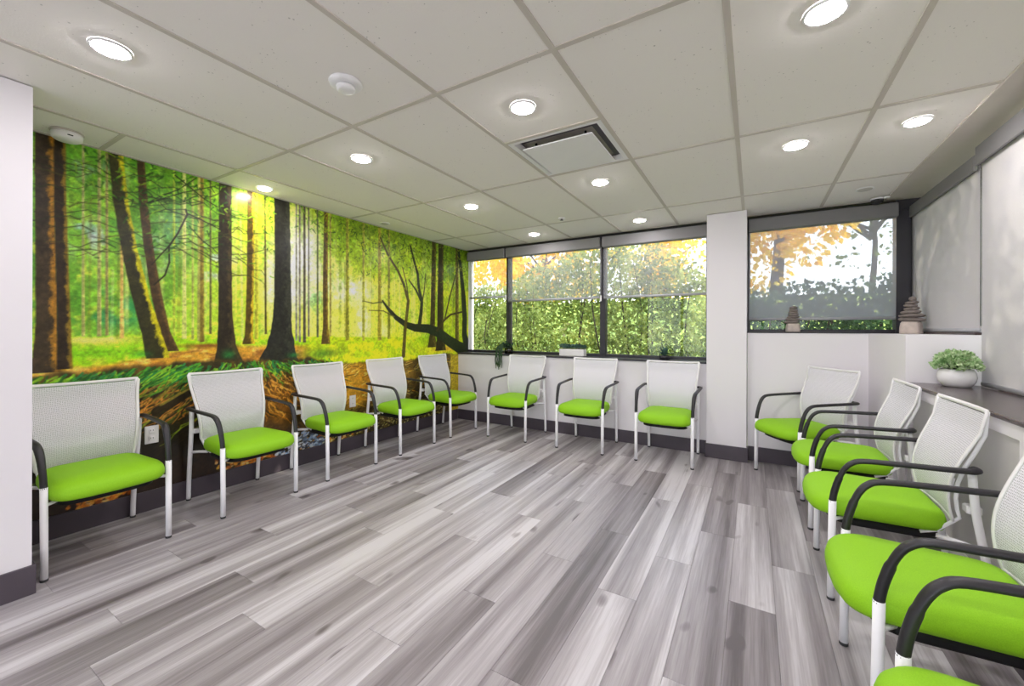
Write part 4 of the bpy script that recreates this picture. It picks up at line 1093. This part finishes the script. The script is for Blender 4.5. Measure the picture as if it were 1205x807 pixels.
def hedge(x0, x1, yc, ry, hts, n, mat, label, seed, size=.07, stems=14, low=-.2):
    """clipped-once, now loose hedge: hts = heights at even steps along it"""
    t = thing('garden_hedge', label, 'hedge', ((x0 + x1) / 2, yc, low))
    L = (x1 - x0) / 2
    def H(x): return np.interp(x, np.linspace(-L, L, len(hts)), hts)
    def place(r):
        while True:
            x, y, zt = r.uniform(-L, L), r.uniform(-1, 1), r.rand()
            w = ry * (1 - .5 * max(0, zt - .55) / .45) * (.75 + .25 * math.sin(3.1 * x + seed) * math.sin(7 * zt + x))
            if abs(y) > .35 or r.rand() < .5: break
        z = .05 + zt * H(x) * (1 + .06 * math.sin(6 * x + 3 * y))
        return (x, y * w, z), (r.normal(0, .7), y * .6 + r.normal(0, .6), .3 + r.normal(0, .6))
    fo = leaves(n, place, size, seed, .40).build('foliage', mat, t); fo['kind'] = 'stuff'
    r = random.Random(seed)
    for k in range(stems):
        x1_ = -L + (k + .5) * 2 * L / stems + r.uniform(-.15, .15); h = H(x1_)
        for q in range(2):
            x2 = x1_ + r.uniform(-.25, .25)
            pts = smooth_path([(x1_, r.uniform(-.1, .1), -.02), (x1_ + (x2 - x1_) * .4, -.15, h * .3), (x2, r.uniform(-.45, -.1), h * .6), (x2 + r.uniform(-.15, .15), -.2, h * .93)], 3)
            m = len(pts); MB().tube(pts, [.022 * (1 - .75 * i / (m - 1)) for i in range(m)], n=6).build('stem', M['bark'], t)
    return t
hedge(-7.6, -.47, 6.75, .62, [2.0, 2.1, 2.25, 2.15, 2.1, 2.2, 2.45, 2.75, 2.8, 2.5, 2.1], 42000, M['hedge_leaf'], 'tall leafy sunlit hedge outside the three windows left of the pillar', 21)
hedge(-.22, 4.2, 6.75, .62, [1.85, 1.9, 1.95, 2.1, 2.05, 2.0, 2.0], 26000, M['low_leaf'], 'low dark green hedge outside the window right of the pillar', 26)

def tree(x, y, h, crown_z, rx, rz, n, mat, label, seed, size=.14, limbs=9, tr=.14):
    base = float(np.interp(y, [8.2, 11, 34], [-.2, 2.0, 3.2]))          # stands on the bank
    h -= base + .2; crown_z -= base + .2
    t = thing('garden_tree', label, 'tree', (x, y, base), group='trees beyond the hedge')
    r = random.Random(seed)
    pts = smooth_path([(0, 0, -.05), (.08, .03, h * .3), (-.05, .05, h * .6), (.03, 0, h * .95)], 4); m = len(pts)
    tk = MB().tube(pts, [tr * (1 - .85 * i / (m - 1)) for i in range(m)], n=10).build('trunk', M['bark'], t)
    for k in range(limbs):
        z0 = h * r.uniform(.25, .85); a = k * 2.4 + r.uniform(-.3, .3); L = rx * r.uniform(.6, 1.05) * (1.1 - .5 * z0 / h)
        b0 = Vector((0, 0, z0)); b1 = b0 + Vector((math.cos(a) * L * .5, math.sin(a) * L * .5, L * .35)); b2 = b0 + Vector((math.cos(a) * L, math.sin(a) * L, L * .75))
        sp = smooth_path([b0, b1, b2], 3); mm_ = len(sp)
        li = MB().tube(sp, [.045 * (1 - .8 * i / (mm_ - 1)) for i in range(mm_)], n=6)
        for q in range(4):
            s0 = sp[2 + q % (mm_ - 2)]; e = s0 + Vector((r.uniform(-.7, .7), r.uniform(-.7, .7), r.uniform(.2, .8)))
            li.tube([s0, (s0 + e) / 2 + Vector((0, 0, .05)), e], [.014, .010, .004], n=5)
        li.build('branch', M['bark'], t)
    if n:
        cl = [(r.gauss(0, .45), r.gauss(0, .45), r.gauss(0, .45), r.uniform(.25, .5)) for _ in range(26)]
        def place(rr):
            c = cl[rr.randint(len(cl))]; d = rr.normal(size=3); d /= np.linalg.norm(d); q = c[3] * rr.rand() ** .4
            return ((c[0] + d[0] * q) * rx, (c[1] + d[1] * q) * rx, crown_z + (c[2] + d[2] * q) * rz), (d[0], d[1], d[2] - .4)
        fo = leaves(n, place, size, seed, .42).build('foliage', mat, t); fo['kind'] = 'stuff'
    return t
YL, OL = M['yellow_leaf'], M['olive_leaf']
tree(-11.0, 13.5, 6.5, 4.0, 2.0, 2.2, 3600, YL, 'yellow autumn tree seen high through the window corner by the mural', 31, .17)
tree(-6.2, 12.5, 6.5, 3.9, 2.0, 2.0, 4400, YL, 'yellow autumn tree seen through the wide blind above the planter', 32, .17)
tree(-2.9, 16.0, 7.0, 4.2, 1.7, 2.2, 3600, YL, 'yellow autumn tree seen above the tall part of the hedge', 33, .17)
tree(.42, 11.0, 7.0, 4.3, 1.05, 1.3, 3000, YL, 'yellow autumn tree seen right of the pillar', 34, .15)
tree(2.5, 13.2, 6.8, 3.9, 1.3, 1.6, 160, OL, 'nearly bare tree against the sky seen through the right window', 35, .12, 18, .07)
tree(6.6, 17.0, 5.0, 2.6, 1.4, 1.6, 2600, OL, 'olive green tree seen low near the window corner post', 36, .14)
tree(5.4, 5.7, 6.2, 3.9, 1.7, 2.1, 3000, OL, 'leafy tree outside the corner that shades the right wall blinds', 37, .13)
